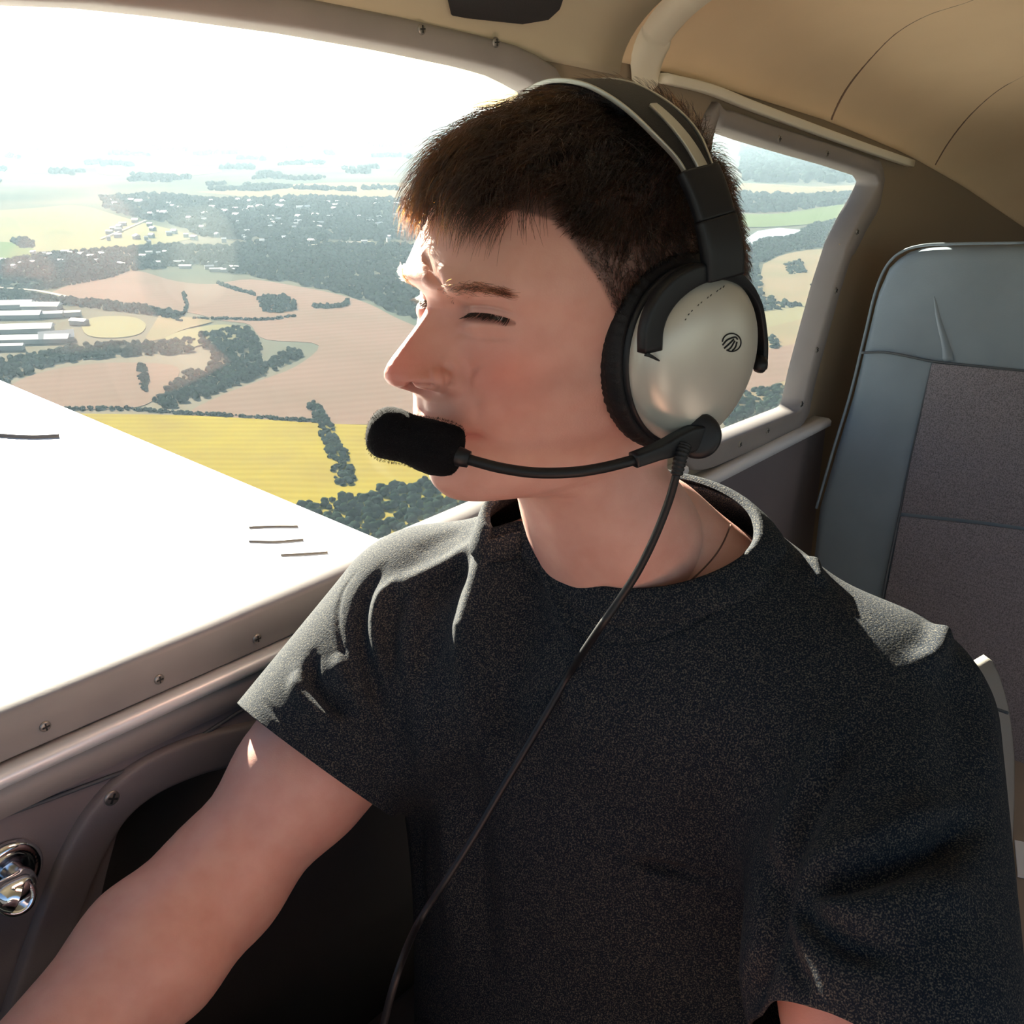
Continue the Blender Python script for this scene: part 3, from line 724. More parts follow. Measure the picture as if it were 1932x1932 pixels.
# ================================================================== HEADSET
hs = empty('headset', None, 'silver and black aviation headset with boom microphone, worn by the young man', 'headset')
cf, cu, ctilt = -.016, -.006, math.radians(8)
def HS(px, py, s):                                   # where a line of sight meets the head-frame plane at side offset s
    r = ray(px, py); n = HR[:, 1]; t = (s + HP @ n) / (r @ n); return r * t
def outline(ph, k, s, sg=1):
    y = math.sin(ph); x = math.cos(ph); X = k * .0432 * (1 + .08 * y) * x; Y = k * .0475 * y
    return [cf + X * math.cos(ctilt) - Y * math.sin(ctilt), s * sg, cu + X * math.sin(ctilt) + Y * math.cos(ctilt)]
NP = 72
def ringset(secs, sg, wr=None):
    P = []
    for i, (k, s) in enumerate(secs):
        row = []
        for j in range(NP * (3 if wr else 1)):
            ph = 2 * PI * j / (NP * (3 if wr else 1)); kk = k * (1 + (wr * math.sin(j * 2.1 + math.sin(j * .37) * 2) * math.sin(i * .8) if wr else 0)); row.append(outline(ph, kk, s, sg))
        P.append(H(np.array(row)))
    return np.array(P)
parts = {}
for sg in (1, -1):
    dome = [(.90, .077), (1.0, .0785), (1.02, .083), (1.02, .087), (.99, .092), (.93, .0965), (.83, .1005), (.70, .1035), (.52, .1058), (.34, .107), (.16, .1076), (.001, .1078)]
    dome = cr(dome, 34); cup = MB().grid(ringset(dome, sg), closev=True).build('ear_cup', M['silver'], hs)
    rimr = MB().grid(ringset([(1.035, .078), (1.06, .0785), (1.065, .0805), (1.05, .0825), (1.01, .083)], sg), closev=True).build('cup_rim', M['black'], cup)
    th = np.linspace(0, 2 * PI, 17)
    cus = [(1.07 + .105 * math.cos(a), .0705 + .0095 * math.sin(a)) for a in th]
    MB().grid(ringset(cus, sg, .011), closev=True).build('ear_cushion', M['leatherette'], hs)
    if sg == 1: cup1 = cup
CT = bvh(np.array([v.co[:] for v in cup1.data.vertices]) - OFF, [list(p.vertices) for p in cup1.data.polygons])
sdir = HR[:, 1]
# yoke: flat arm in a groove over the cup
def strip(path, width, thick, name, m, parent, bevel=.0012, axis=None, nsub=40):
    """rectangular section swept along path; axis = thickness direction"""
    path = cr(path, nsub); k = len(path); wd = np.interp(np.linspace(0, 1, k), np.linspace(0, 1, len(np.atleast_1d(width))), np.atleast_1d(width)); tdir = axis
    T_ = np.gradient(path, axis=0); T_ /= np.linalg.norm(T_, axis=1)[:, None]; P = []
    for i in range(k):
        ax = tdir[i] if (tdir is not None and np.ndim(tdir) == 2) else tdir
        ax = ax - T_[i] * (ax @ T_[i]); ax /= np.linalg.norm(ax); r = np.cross(T_[i], ax); row = []
        n = 20
        for j in range(n):
            a = 2 * PI * j / n; c_, s_ = math.cos(a), math.sin(a); e = .35
            row.append(path[i] + r * wd[i] * .5 * math.copysign(abs(c_) ** e, c_) + ax * thick * .5 * math.copysign(abs(s_) ** e, s_))
        P.append(row)
    mb = MB().grid(np.array(P), closev=True); b = len(mb.V); mb.F.append(tuple(range(n))); mb.F.append(tuple(b - 1 - j for j in range(n)))
    return mb.build(name, m, parent)
yp = [(1226, 662), (1228, 620), (1243, 578), (1275, 540), (1320, 516), (1365, 514), (1402, 535), (1426, 575), (1436, 630), (1437, 668), (1433, 695)]
ys = [.0985, .0985, .0985, .0985, .098, .096, .093, .090, .088, .088, .088]
yw = [x / 3400 for x in (44, 46, 46, 44, 36, 26, 18, 14, 13, 14, 20)]
yoke = strip([HS(x, y, s) for (x, y), s in zip(yp, ys)], yw, .0075, 'yoke', M['black'], hs, axis=sdir)
strip([HS(1218, 668, .1015), HS(1228, 672, .102), HS(1242, 680, .101)], [.0022, .0018, .0008], .002, 'spring_clip', M['black'], hs, axis=sdir, nsub=8)
MB().tube([HS(1436, 672, .084), HS(1434, 690, .093), HS(1432, 700, .094)], [.004, .0045, .003], 12).build('yoke_pivot', M['black'], hs)
# headband
BP = [(.100, .034), (.0995, .052), (.0955, .068), (.088, .086), (.076, .103), (.058, .118), (.036, .129), (.014, .135), (-.010, .136), (-.032, .131), (-.054, .120), (-.074, .103), (-.088, .082), (-.096, .060), (-.1, .036)]
def bandp(t, df=0, dh=0):
    q = cr(BP, 200); L = np.r_[0, np.cumsum(np.linalg.norm(np.diff(q, axis=0), axis=1))]; L /= L[-1]; t = np.asarray(t)
    s = np.interp(t, L, q[:, 0]); u = np.interp(t, L, q[:, 1]); s2 = np.interp(t + .004, L, q[:, 0]); u2 = np.interp(t + .004, L, q[:, 1]); s1 = np.interp(t - .004, L, q[:, 0]); u1 = np.interp(t - .004, L, q[:, 1])
    ts, tu = s2 - s1, u2 - u1; n = np.hypot(ts, tu) + 1e-9; ns, nu = tu / n, -ts / n
    sg = np.sign(ns * s + nu * (u - .0)); ns, nu = ns * sg, nu * sg
    f = -.022 + .014 * np.sin(np.clip(t, 0, 1) * PI) ** 1.3 + df
    return H(np.stack([f, s + ns * dh, u + nu * dh], 1)), np.stack([HR @ np.array([0, a, b]) for a, b in zip(ns, nu)])
def bstrip(t0, t1, wd, thick, name, m, parent, df=0, dh=0, n=40):
    t = np.linspace(t0, t1, n); p, nr = bandp(t, df, dh); return strip(p, wd, thick, name, m, parent, axis=nr, nsub=n)
for a, b in ((0, 1), (1, 0)):
    f_ = lambda t: t if a == 0 else 1 - t
    sl1 = bstrip(f_(.015), f_(.112), .0275, .0085, 'slider_housing', M['black'], hs, n=24)
    bstrip(f_(.113), f_(.195), [.0265, .0275, .0290], .0075, 'slider_sleeve', M['black'], hs, n=24)
    bstrip(f_(.19), f_(.335), [.0075, .0075, .006], .0030, 'slider_blade', M['rail'], hs, df=-.0015, dh=.0018, n=30)
bstrip(.19, .81, [.020, .031, .034, .034, .034, .031, .020], .0030, 'band_plate', M['leatherette'], hs, n=90)
for df in (.0170, -.0170):
    t = np.linspace(.19, .81, 90); k = 1 - .38 * np.exp(-((t - .19) / .06) ** 2) - .38 * np.exp(-((t - .81) / .06) ** 2)
    p, nr = bandp(t, df * k, .0005); strip(p, .0013, .0028, 'band_rail', M['rail'], hs, axis=nr, nsub=90)
bstrip(.36, .64, [.022, .032, .034, .032, .022], .0085, 'band_pad', M['leatherette'], hs, dh=-.0045, n=60)
# badge and lettering on the cup: thin raised marks
def oncup(px, py, lift=.0002):
    q = cast(CT, px, py); return None if q is None else q + sdir * lift
def mark(pts, r, name='badge_line'):
    Q = [oncup(x, y) for x, y in cr(pts, max(6, 5 * len(pts)))]; Q = [q for q in Q if q is not None]
    return MB().tube(Q, r, 6).build(name, M['black'], cup1)
mark([(1380 + 17.5 * math.cos(a), 646 + 17 * math.sin(a)) for a in np.linspace(-PI * .98, PI * .68, 14)], 0.00042)
for a in ([(1363, 651), (1372, 641), (1386, 636), (1391, 640)], [(1366, 657), (1374, 650), (1384, 640)], [(1372, 661), (1379, 655), (1386, 643)], [(1381, 662), (1387, 655), (1390, 645)]): mark(a, .0005)
for i, a in enumerate(np.linspace(0, 1, 13)):
    if i in (3, 6, 9): continue
    x = 1292 + 72 * a; y = 604 - 62 * a ** .75; mark([(x, y), (x + 2.0, y - 2.6)], .00022, 'lettering')
# boom microphone
pv = [HS(1317, 822, .0985), HS(1317, 822, .112)]
ph = unit(pv[1] - pv[0])
MB().tube([pv[0], pv[0] + ph * .009, pv[0] + ph * .0115, pv[0] + ph * .0125], [.0128, .0128, .0118, .009], 36).build('boom_pivot', M['black'], hs)
strip([pv[0] + ph * .0095 + (HS(1240, 852, .104) - HS(1317, 822, .104)) * x for x in (-.25, .2, .6, 1.0)] + [HS(1195, 868, .103)], [.010, .0145, .012, .0085, .0075], .008, 'boom_arm', M['black'], hs, axis=sdir, nsub=30)
bp_ = [HS(1200, 867, .103), HS(1140, 882, .098), HS(1080, 891, .090), (HS(1010, 892, .078)), HS(950, 884, .066), HS(905, 873, .056), HS(868, 862, .047)]
MB().tube(cr(bp_, 50), .0029, 14).build('boom_tube', M['rubber'], hs)
MB().tube([HS(885, 867, .051), HS(862, 860, .046), HS(846, 856, .043)], [.0045, .0055, .0055], 16).build('mic_collar', M['black'], hs)
e0 = HS(872, 853, .044); e1_ = HS(694, 812, .004)
axm = unit(e1_ - e0); Lm = np.linalg.norm(e1_ - e0)
side = unit(np.cross(axm, ray(775, 840))); dep = np.cross(axm, side)
K = 44; P = []
prf = cr([(0, .001), (.015, .0085), (.05, .0122), (.14, .0140), (.30, .0146), (.46, .0138), (.58, .0134), (.72, .0142), (.84, .0140), (.93, .0112), (.985, .0058), (1.0, .0005)], 60)
for t, r in prf:
    c_ = e0 + axm * Lm * t + side * (.0012 * math.sin(t * PI * 2) )
    row = []
    for j in range(K):
        a = 2 * PI * j / K; rr = r * (1 + rng.normal(0, .007)); row.append(c_ + rr * (math.cos(a) * side + math.sin(a) * dep * .95))
    P.append(row)
MB().grid(np.array(P), closev=True).build('foam_windscreen', M['foam'], hs)
# fuzz of the foam (rim of light)
nF = 2600; tt = rng.random(nF); ang = rng.random(nF) * 2 * PI; rr = np.interp(tt, prf[:, 0], prf[:, 1])
b0 = e0 + axm * (Lm * tt)[:, None] + (rr * np.cos(ang))[:, None] * side + (rr * np.sin(ang))[:, None] * dep
dr = unit(np.cos(ang)[:, None] * side + np.sin(ang)[:, None] * dep + rng.normal(0, .5, (nF, 3)))
FZ = np.stack([b0, b0 + dr * .0006, b0 + dr * .0011], 1)
fz = curves_obj('foam_fuzz', FZ, np.array([.00008, .00007, .00004])[None], M['foam'], hs); fz['kind'] = 'stuff'
# cable
cb = [HS(1290, 838, .108), HS(1284, 862, .110), HS(1277, 896, .110)]
rb = []
for i in range(28): rb.append(.0042 - .0014 * i / 27 + (.0005 if i % 3 else -.0002))
MB().tube(cr(cb, 28), rb, 14).build('strain_relief', M['rubber'], hs)
cpx = [(1277, 892), (1262, 945), (1236, 1012), (1205, 1075), (1170, 1130), (1128, 1190), (1080, 1262), (1032, 1345), (988, 1420), (940, 1500), (893, 1580), (842, 1660), (790, 1740), (752, 1830), (722, 1940), (700, 2040)]
dst = float(cb[2] @ FW); pts = []
for i, (x, y) in enumerate(cpx):
    q = cast(STREE, x, y); qn = cast(HT, x, y)
    ds = float(q @ FW) if q is not None else .62
    free = dst + (i / 5.5) * .045
    pts.append(pt(x, y, min(free, ds - .004)) if i < 6 else pt(x, y, min(ds - .0035, .66)))
MB().tube(cr(pts, 120), .00235, 12).build('cable', M['rubber'], hs)
# necklace
npx = [(1372, 905), (1384, 930), (1386, 958), (1375, 1000), (1355, 1040), (1325, 1075), (1290, 1105), (1240, 1135), (1190, 1160)]
BT = bvh(np.array([v.co[:] for v in nm.vertices]) - OFF, [list(p.vertices) for p in nm.polygons])
Q = [cast(BT, x, y) for x, y in cr(npx, 50)]; Q = [q - ray(1300, 1050) * .0003 for q in Q if q is not None]
tag(MB().tube(Q, .00055, 8).build('necklace', M['gold']), 'thin dark cord necklace round the neck, dipping under the shirt collar', 'necklace')
# ================================================================== CABIN
def pane_mat():
    m = bpy.data.materials.new('acrylic'); m.use_nodes = True; t = m.node_tree; t.nodes.clear()
    tr = t.nodes.new('ShaderNodeBsdfTransparent'); tr.inputs[0].default_value = (.93, .955, .955, 1)
    g = t.nodes.new('ShaderNodeBsdfGlossy'); g.inputs['Roughness'].default_value = .02
    lw_ = t.nodes.new('ShaderNodeLayerWeight'); pw = t.nodes.new('ShaderNodeMath'); pw.operation = 'POWER'; pw.inputs[1].default_value = 5
    fr = t.nodes.new('ShaderNodeMath'); fr.operation = 'MULTIPLY_ADD'; fr.inputs[1].default_value = .25; fr.inputs[2].default_value = .012; x = t.nodes.new('ShaderNodeMixShader')
    t.links.new(lw_.outputs['Facing'], pw.inputs[0]); t.links.new(pw.outputs[0], fr.inputs[0]); t.links.new(fr.outputs[0], x.inputs[0]); t.links.new(tr.outputs[0], x.inputs[1]); t.links.new(g.outputs[0], x.inputs[2])
    o = t.nodes.new('ShaderNodeOutputMaterial'); t.links.new(x.outputs[0], o.inputs[0]); return m
M['pane'] = pane_mat()
from mathutils.geometry import tessellate_polygon
az = wall_az
def azl(L): return [az(*p) for p in L]
# window outlines in wall coordinates (aft, up); the parts hidden by the man are completed
w1_top = azl([(0, 2), (160, 8), (330, 26), (560, 58), (750, 92), (900, 124), (960, 142)])
w1_bot = azl([(0, 1336), (200, 1256), (400, 1175), (560, 1109), (686, 1056)])
x0, z0 = w1_bot[0]; x1, z1 = w1_bot[-1]
def botz(a): return z0 + (z1 - z0) * (a - x0) / (x1 - x0)
ta, tz = w1_top[-1]
cor = [(ta + .035, tz - .012), (ta + .055, tz - .040), (ta + .062, tz - .085), (ta + .055, -.25), (ta + .035, botz(.8) + .045), (ta + .005, botz(.8) + .008), (ta - .03, botz(.8))]
W1 = [(-.50, w1_top[0][1] + .03), (0, w1_top[0][1] + .015)] + w1_top + cor + w1_bot[::-1] + [(0, botz(0)), (-.50, botz(-.5))]
w2_top = azl([(1345, 238), (1420, 264), (1500, 288), (1580, 311), (1640, 331)])
w2_r = azl([(1646, 345), (1632, 375), (1612, 408), (1586, 460), (1560, 540), (1535, 630), (1515, 705), (1502, 765)])
w2_b = azl([(1496, 774), (1440, 796), (1380, 820), (1340, 836)])
h0 = 1.03
W2 = [(h0 + .02, w2_top[0][1] + .012)] + w2_top + w2_r + w2_b + [(h0 + .03, w2_b[-1][1] + .003), (h0, w2_b[-1][1] + .04), (h0 - .005, -.10)]
def in_img(n): return n
PK = azl([(240, 1520), (300, 1480), (380, 1455), (500, 1425), (640, 1400), (760, 1400)]) ; PK = PK + [(.91, PK[-1][1] - .02), (.91, -.98)] + [(az(180, 1932)[0] - .02, -.98)] + azl([(150, 1880), (168, 1760), (196, 1640), (215, 1570)])
def sheet(name, outer, holes, m, off=0.0, thick=.02, parent=None, kind=None, bevel=0):
    polys = [[Vector((a, z, 0)) for a, z in outer]] + [[Vector((a, z, 0)) for a, z in h] for h in holes]
    T_ = tessellate_polygon(polys); pts = [p for q in polys for p in q]; n = len(pts)
    V = [wallp(p.x, p.y, off) for p in pts] + [wallp(p.x, p.y, off - thick) for p in pts]
    F = [tuple(t) for t in T_] + [tuple(i + n for i in t[::-1]) for t in T_]; b = 0
    for q in polys:
        k = len(q); F += [(b + i, b + (i + 1) % k, n + b + (i + 1) % k, n + b + i) for i in range(k)]; b += k
    o = MB().add(V, F).build(name, m, parent, smooth=False, bevel=bevel)
    if kind: o['kind'] = kind
    return o
OUT = [(-.60, .16), (.0, .125), (.40, .09), (.75, .07), (1.0, .045), (1.30, .0), (1.53, -.045), (1.75, -.10), (2.10, -.2), (2.10, -1.05), (-.60, -1.05)]
wall = sheet('wall_right', OUT, [W1, W2, PK], M['cabinwall'], kind='structure')
pocket = sheet('armrest_pocket_shade', [(a, z) for a, z in PK], [], M['dark'], off=-.045, thick=.004, parent=wall)  # pocket enlarged; its dark back stands in for shade under the arm
# lining the pocket's edge
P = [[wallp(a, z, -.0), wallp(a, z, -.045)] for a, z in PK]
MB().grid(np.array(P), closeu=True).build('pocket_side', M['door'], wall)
def ringframe(name, inner, outer, m, o1=.010, o2=-.022, parent=None):
    n = 160
    def rs_(L):
        L = np.array(L + [L[0]]); d = np.r_[0, np.cumsum(np.linalg.norm(np.diff(L, axis=0), axis=1))]; t = np.linspace(0, d[-1], n, endpoint=False)
        return np.stack([np.interp(t, d, L[:, k]) for k in (0, 1)], 1)
    A = rs_(inner); c = A.mean(0); out = []
    nx = np.roll(A, -1, 0) - np.roll(A, 1, 0); nx = np.stack([nx[:, 1], -nx[:, 0]], 1); nx /= np.linalg.norm(nx, axis=1)[:, None]
    area = .5 * (A[:, 0] * np.roll(A[:, 1], -1) - np.roll(A[:, 0], -1) * A[:, 1]).sum()
    if area < 0: nx = -nx
    for _ in range(3): nx = .5 * nx + .25 * (np.roll(nx, 1, 0) + np.roll(nx, -1, 0))
    for p, q in zip(A, nx):
        wd = outer(p, q); o_ = p + q * wd
        out.append([wallp(*(p - q * .001), o2), wallp(*(p), o1 - .003), wallp(*(p + q * .003), o1), wallp(*(o_ - q * .003), o1), wallp(*o_, o1 - .003), wallp(*o_, -.001)])
    return MB().grid(np.array(out), closeu=True).build(name, m, parent, bevel=0)
win1 = ringframe('window_1', W1, lambda p, q: .036 if q[1] < -.5 else (.020 + .012 * max(0, q[0])), M['frame']); win1['kind'] = 'structure'
win2 = ringframe('window_2', W2, lambda p, q: .030 if q[1] < -.5 else (.024 if q[0] > .4 else .020), M['frame']); win2['kind'] = 'structure'
sheet('pane', W1, [], M['pane'], off=-.020, thick=.003, parent=win1); sheet('pane', W2, [], M['pane'], off=-.020, thick=.003, parent=win2)
def screw(px, py, off, parent, r=.0042, surf=None, N=None):
    if surf is None:
        a, z = az(px, py, off); c = wallp(a, z, off); n = -O
    else: c, n = surf
    ax = unit(np.cross(n, Z)); ay = np.cross(ax, n); P = []
    for rr, h in ((r, 0), (r * .95, .0008), (r * .7, .0014), (r * .3, .0016), (.00001, .0016)): P.append([c + n * h + rr * (ax * math.cos(t) + ay * math.sin(t)) for t in np.linspace(0, 2 * PI, 16, endpoint=False)])
    o = MB().grid(np.array(P), closev=True).build('screw', M['screw'], parent)
    if o.parent.parent is None:
        th = (px * 7 % 10) * .3; u_ = ax * math.cos(th) + ay * math.sin(th); v_ = np.cross(u_, n)
        MB().box(c + n * .0015, (u_, v_, n), (r * .65, r * .13, .0004)).box(c + n * .0015, (v_, u_, n), (r * .65, r * .13, .0004)).build('slot', M['screwdark'], o, smooth=False)
    return o
for x, y in ((85, 1370), (300, 1281), (485, 1204), (660, 1132), (795, 55), (935, 80)): screw(x, y, .010, win1)
for x, y in ((1617, 437), (1577, 548), (1541, 660), (1512, 762), (1560, 290), (1470, 262), (1396, 838), (1448, 812)): screw(x, y, .010, win2)
# sill ledge under the windows, a long extrusion
def extr(name, prof, a0, a1, zf, m, parent, n=40, offs=lambda a: 0):
    P = [[wallp(a, zf(a) + dz, o_ + offs(a)) for dz, o_ in prof] for a in np.linspace(a0, a1, n)]
    return MB().grid(np.array(P), closev=True).build(name, m, parent)
def lz(a): return botz(a) - .0375
door = sheet('door_1', [(-.45, botz(-.45) - .075), (.93, botz(.93) - .075), (.93, -1.0), (-.45, -1.0)], [PK], M['door'], off=.004, thick=.004, kind='structure')
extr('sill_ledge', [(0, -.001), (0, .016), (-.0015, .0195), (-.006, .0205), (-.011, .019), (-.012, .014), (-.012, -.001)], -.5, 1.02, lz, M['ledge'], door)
extr('sill_trim', [(-.0125, -.001), (-.0125, .013), (-.040, .010), (-.043, .004), (-.043, -.001)], -.5, 1.02, lz, M['frame'], door)
a2, z2 = az(1545, 795, .01); b2, y2 = az(1365, 885, .01)
def lz2(a): return y2 + (z2 - y2) * (a - b2) / (a2 - b2)
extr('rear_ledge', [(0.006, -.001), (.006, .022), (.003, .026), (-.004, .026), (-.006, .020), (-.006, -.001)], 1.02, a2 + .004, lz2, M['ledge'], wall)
sheet('rear_panel', [(1.02, lz2(1.02) - .008), (a2 + .03, lz2(a2) - .006), (a2 + .03, -1.0), (1.02, -1.0)], [], M['dark'] if False else M['door'], off=.006, thick=.006, parent=wall)
# raised vinyl arch around the pocket
arch = [az(x, y) for x, y in ((-20, 2150), (28, 1932), (70, 1800), (110, 1690), (152, 1590), (205, 1510), (275, 1455), (370, 1415), (480, 1388), (600, 1365), (740, 1352))]
ap = cr([wallp(a, z, .006) for a, z in arch], 60)
strip(ap, .034, .014, 'armrest_moulding', M['door'], door, axis=-O, nsub=60)
screw(211, 1505, .013, door, r=.0062)
seam_pts = [wallp(*az(x, y), .0055) for x, y in ((-40, 1548), (0, 1533), (150, 1478), (320, 1412), (440, 1340), (520, 1290), (600, 1262))]
MB().tube(cr(seam_pts, 40), .0016, 8).build('seam', M['seam'], door)
# chrome latch
lc = wallp(*az(8, 1636), .006); lr = wallp(*az(-60, 1650), .05); lk = pt(30, 1692, float((wallp(*az(30, 1692), .06)) @ FW))
lt = empty('latch_group', None); bpy.data.objects.remove(lt)
nrm = -O; ax = unit(np.cross(nrm, Z)); ay = np.cross(ax, nrm); P = []
for rr, h in ((.024, 0), (.024, .003), (.021, .006), (.016, .0065), (.015, .004), (.001, .004)): P.append([lc + nrm * h + rr * (ax * math.cos(t) + ay * math.sin(t)) for t in np.linspace(0, 2 * PI, 40, endpoint=False)])
esc = MB().grid(np.array(P), closev=True).build('latch_plate', M['chrome'], door)
ll = MB().tube(cr([lc + nrm * .003 - ax * 0, lc + nrm * .02, wallp(*az(-25, 1650), .030), lk], 24), np.linspace(.0095, .0115, 24), 24).build('latch_lever', M['chrome'], door)
kd = unit(-ray(30, 1692) * .7 + unit(lk - lc) * .6); ax = unit(np.cross(kd, Z)); ay = np.cross(ax, kd); P = []
for rr, h in ((.009, -.016), (.0135, -.010), (.0140, .000), (.0125, .004), (.0095, .0045), (.0085, .002), (.001, .002)): P.append([lk + kd * h + rr * (ax * math.cos(t) + ay * math.sin(t)) for t in np.linspace(0, 2 * PI, 40, endpoint=False)])
MB().grid(np.array(P), closev=True).build('latch_knob', M['chrome'], ll)
# ---- roof
MIDW = .02
def ztop(a): return float(np.interp(a, [p[0] for p in OUT[:9]], [p[1] for p in OUT[:9]])) - .022
def roofp(a, v):
    """v 0..1 from the right wall over to the left wall"""
    wr = WA0 + (-.08) * a; wl = 2 * MIDW - wr; zt = ztop(a) + .005; rise = float(np.interp(a, [-.6, .4, 1.0, 1.5, 2.1], [.13, .14, .135, .11, .06]))
    x = abs(2 * v - 1); side_ = 1 if v < .5 else -1; phi = np.clip((1 - x) / .62, 0, 1) * PI / 2
    ww = (wr - MIDW) * (1 - .62 * math.sin(phi) ** 1.0 * 1) if False else (wr - MIDW) * (x if x < .38 else .38 + .62 * math.cos(phi) ** .8)
    ww = (wr - MIDW) * (x if phi >= PI / 2 else .38 + .62 * math.cos(phi))
    return cab(a, MIDW + side_ * ww, zt + rise * math.sin(phi))
def roof(name, a0, a1, m, na=50, kind='structure', parent=None, lift=0):
    P = np.array([[roofp(a, v) + np.array([0, 0, lift]) for v in np.linspace(0, 1, 80)] for a in np.linspace(a0, a1, na)])
    o = MB().grid(P).build(name, m, parent); d = o.modifiers.new('s', 'SOLIDIFY'); d.thickness = .008; d.offset = 0
    if kind: o['kind'] = kind
    return o, P
ap0 = az(1218, 150)[0]
ceil, Pc = roof('ceiling', -.55, 2.10, M['headliner'])
AG = [r_[0] for r_ in [(0,)]]
avs = np.linspace(-.55, 2.10, 50); vvs = np.linspace(0, 1, 80)
RVV = Pc.reshape(-1, 3); RF = [(i * 80 + j, (i + 1) * 80 + j, (i + 1) * 80 + j + 1, i * 80 + j + 1) for i in range(49) for j in range(79)]
RTREE = bvh(RVV, RF)
def on_roof(px, py, lift=.004):
    q = cast(RTREE, px, py)
    if q is None: return None
    return q - unit(ray(px, py)) * lift
def rpx(L, lift=.004): return [q for q in (on_roof(x, y, lift) for x, y in L) if q is not None]
over, _ = roof('overhead_panel', -.5, ap0 - .045, M['overpanel'], na=24, kind=None, parent=ceil, lift=-.012)
tv = np.linspace(0, .42, 60); PA = np.array([[roofp(ap0 + da, v) + np.array([0, 0, -.004]) * 1 - (O * .004 if v < .05 else 0) + Z * dz for v in tv] for da, dz in ((-.030, .004), (-.027, -.010), (-.018, -.016), (.006, -.016), (.015, -.010), (.018, .004))])
MB().grid(PA).build('roof_post', M['post'], ceil)
for nm_, L in (('piping', [(1560, 245), (1575, 205), (1600, 160), (1640, 110), (1690, 60), (1750, 25), (1825, 0), (1900, -30)]), ('piping', [(1757, 320), (1790, 265), (1830, 215), (1880, 170), (1935, 138), (2000, 105)])):
    q = rpx(cr(L, 30), .0055)
    if len(q) > 3: MB().tube(cr(q, 50), .0024, 8).build(nm_, M['pipe'], ceil)
tl = cr([wallp(*az(x, y), .010) for x, y in ((1236, 148), (1320, 168), (1400, 199), (1500, 236), (1600, 272), (1705, 308))], 40)
strip(tl, .010, .012, 'headliner_edge', M['post'], ceil, axis=-O, nsub=40)
sp = rpx([(835, -60), (1075, -60), (1058, -5), (1035, 16), (985, 24), (900, 14), (850, 3)], .012)
if len(sp) > 5: MB().prism(sp, -Z * .010).build('speaker_grille', M['dark'], ceil, bevel=.002)
ov = [on_roof(1150 + 12 * math.cos(t), 105 + 15 * math.sin(t), .014) for t in np.linspace(0, 2 * PI, 20)]
if all(q is not None for q in ov): MB().tube(ov, .0010, 8).build('vent_ring', M['screw'], ceil)
# ---- rear bulkhead, floor, left wall, windscreen frame
bk = [roofp(2.10, v) for v in np.linspace(0, 1, 40)]
bkz = [cab(2.10, 2 * MIDW - (WA0 - .08 * 2.1), -1.25), cab(2.10, WA0 - .08 * 2.1, -1.25)]
tag(MB().prism(bk + bkz, D * .01).build('wall_back', M['carpet'], smooth=False), kind='structure')
flo = [cab(-.9, .72, -1.20), cab(2.1, .52, -1.20), cab(2.1, -.48, -1.20), cab(-.9, -.70, -1.20)]
tag(MB().prism(flo, -Z * .02).build('floor', M['carpet'], smooth=False), kind='structure')
def wl(a, z): return cab(a, 2 * MIDW - (WA0 - .08 * a), z)
mb = MB()
for a_0, a_1, z_0, z_1 in ((-.6, 2.1, -1.2, -.36), (.85, 1.0, -.36, .05), (1.5, 2.1, -.36, -.05)): mb.box((wl(a_0, z_0) + wl(a_1, z_1)) / 2, (unit(wl(a_1, 0) - wl(a_0, 0)), O, Z), (np.linalg.norm(wl(a_1, 0) - wl(a_0, 0)) / 2, .01, (z_1 - z_0) / 2))
tag(mb.build('wall_left', M['door'], smooth=False), kind='structure')
# instrument panel and glareshield in front of the seats (ahead of the lens)
ip = empty('instrument_panel', None, 'dark instrument panel and glareshield ahead of the front seats', 'panel'); c = cab(-.62, .02, -.52)
MB().box(c, (D, O, Z), (.03, .60, .20)).build('panel_face', M['dark'], ip, smooth=False, bevel=.01)
MB().box(c + Z * .22 - D * .12, (D, O, Z), (.20, .62, .015)).build('glareshield', M['dark'], ip, smooth=False, bevel=.01)
fw_ = MB().box(cab(-.72, .02, -.79), (D, O, Z), (.01, .72, .44)); tag(fw_.build('wall_front', M['dark'], smooth=False), kind='structure')
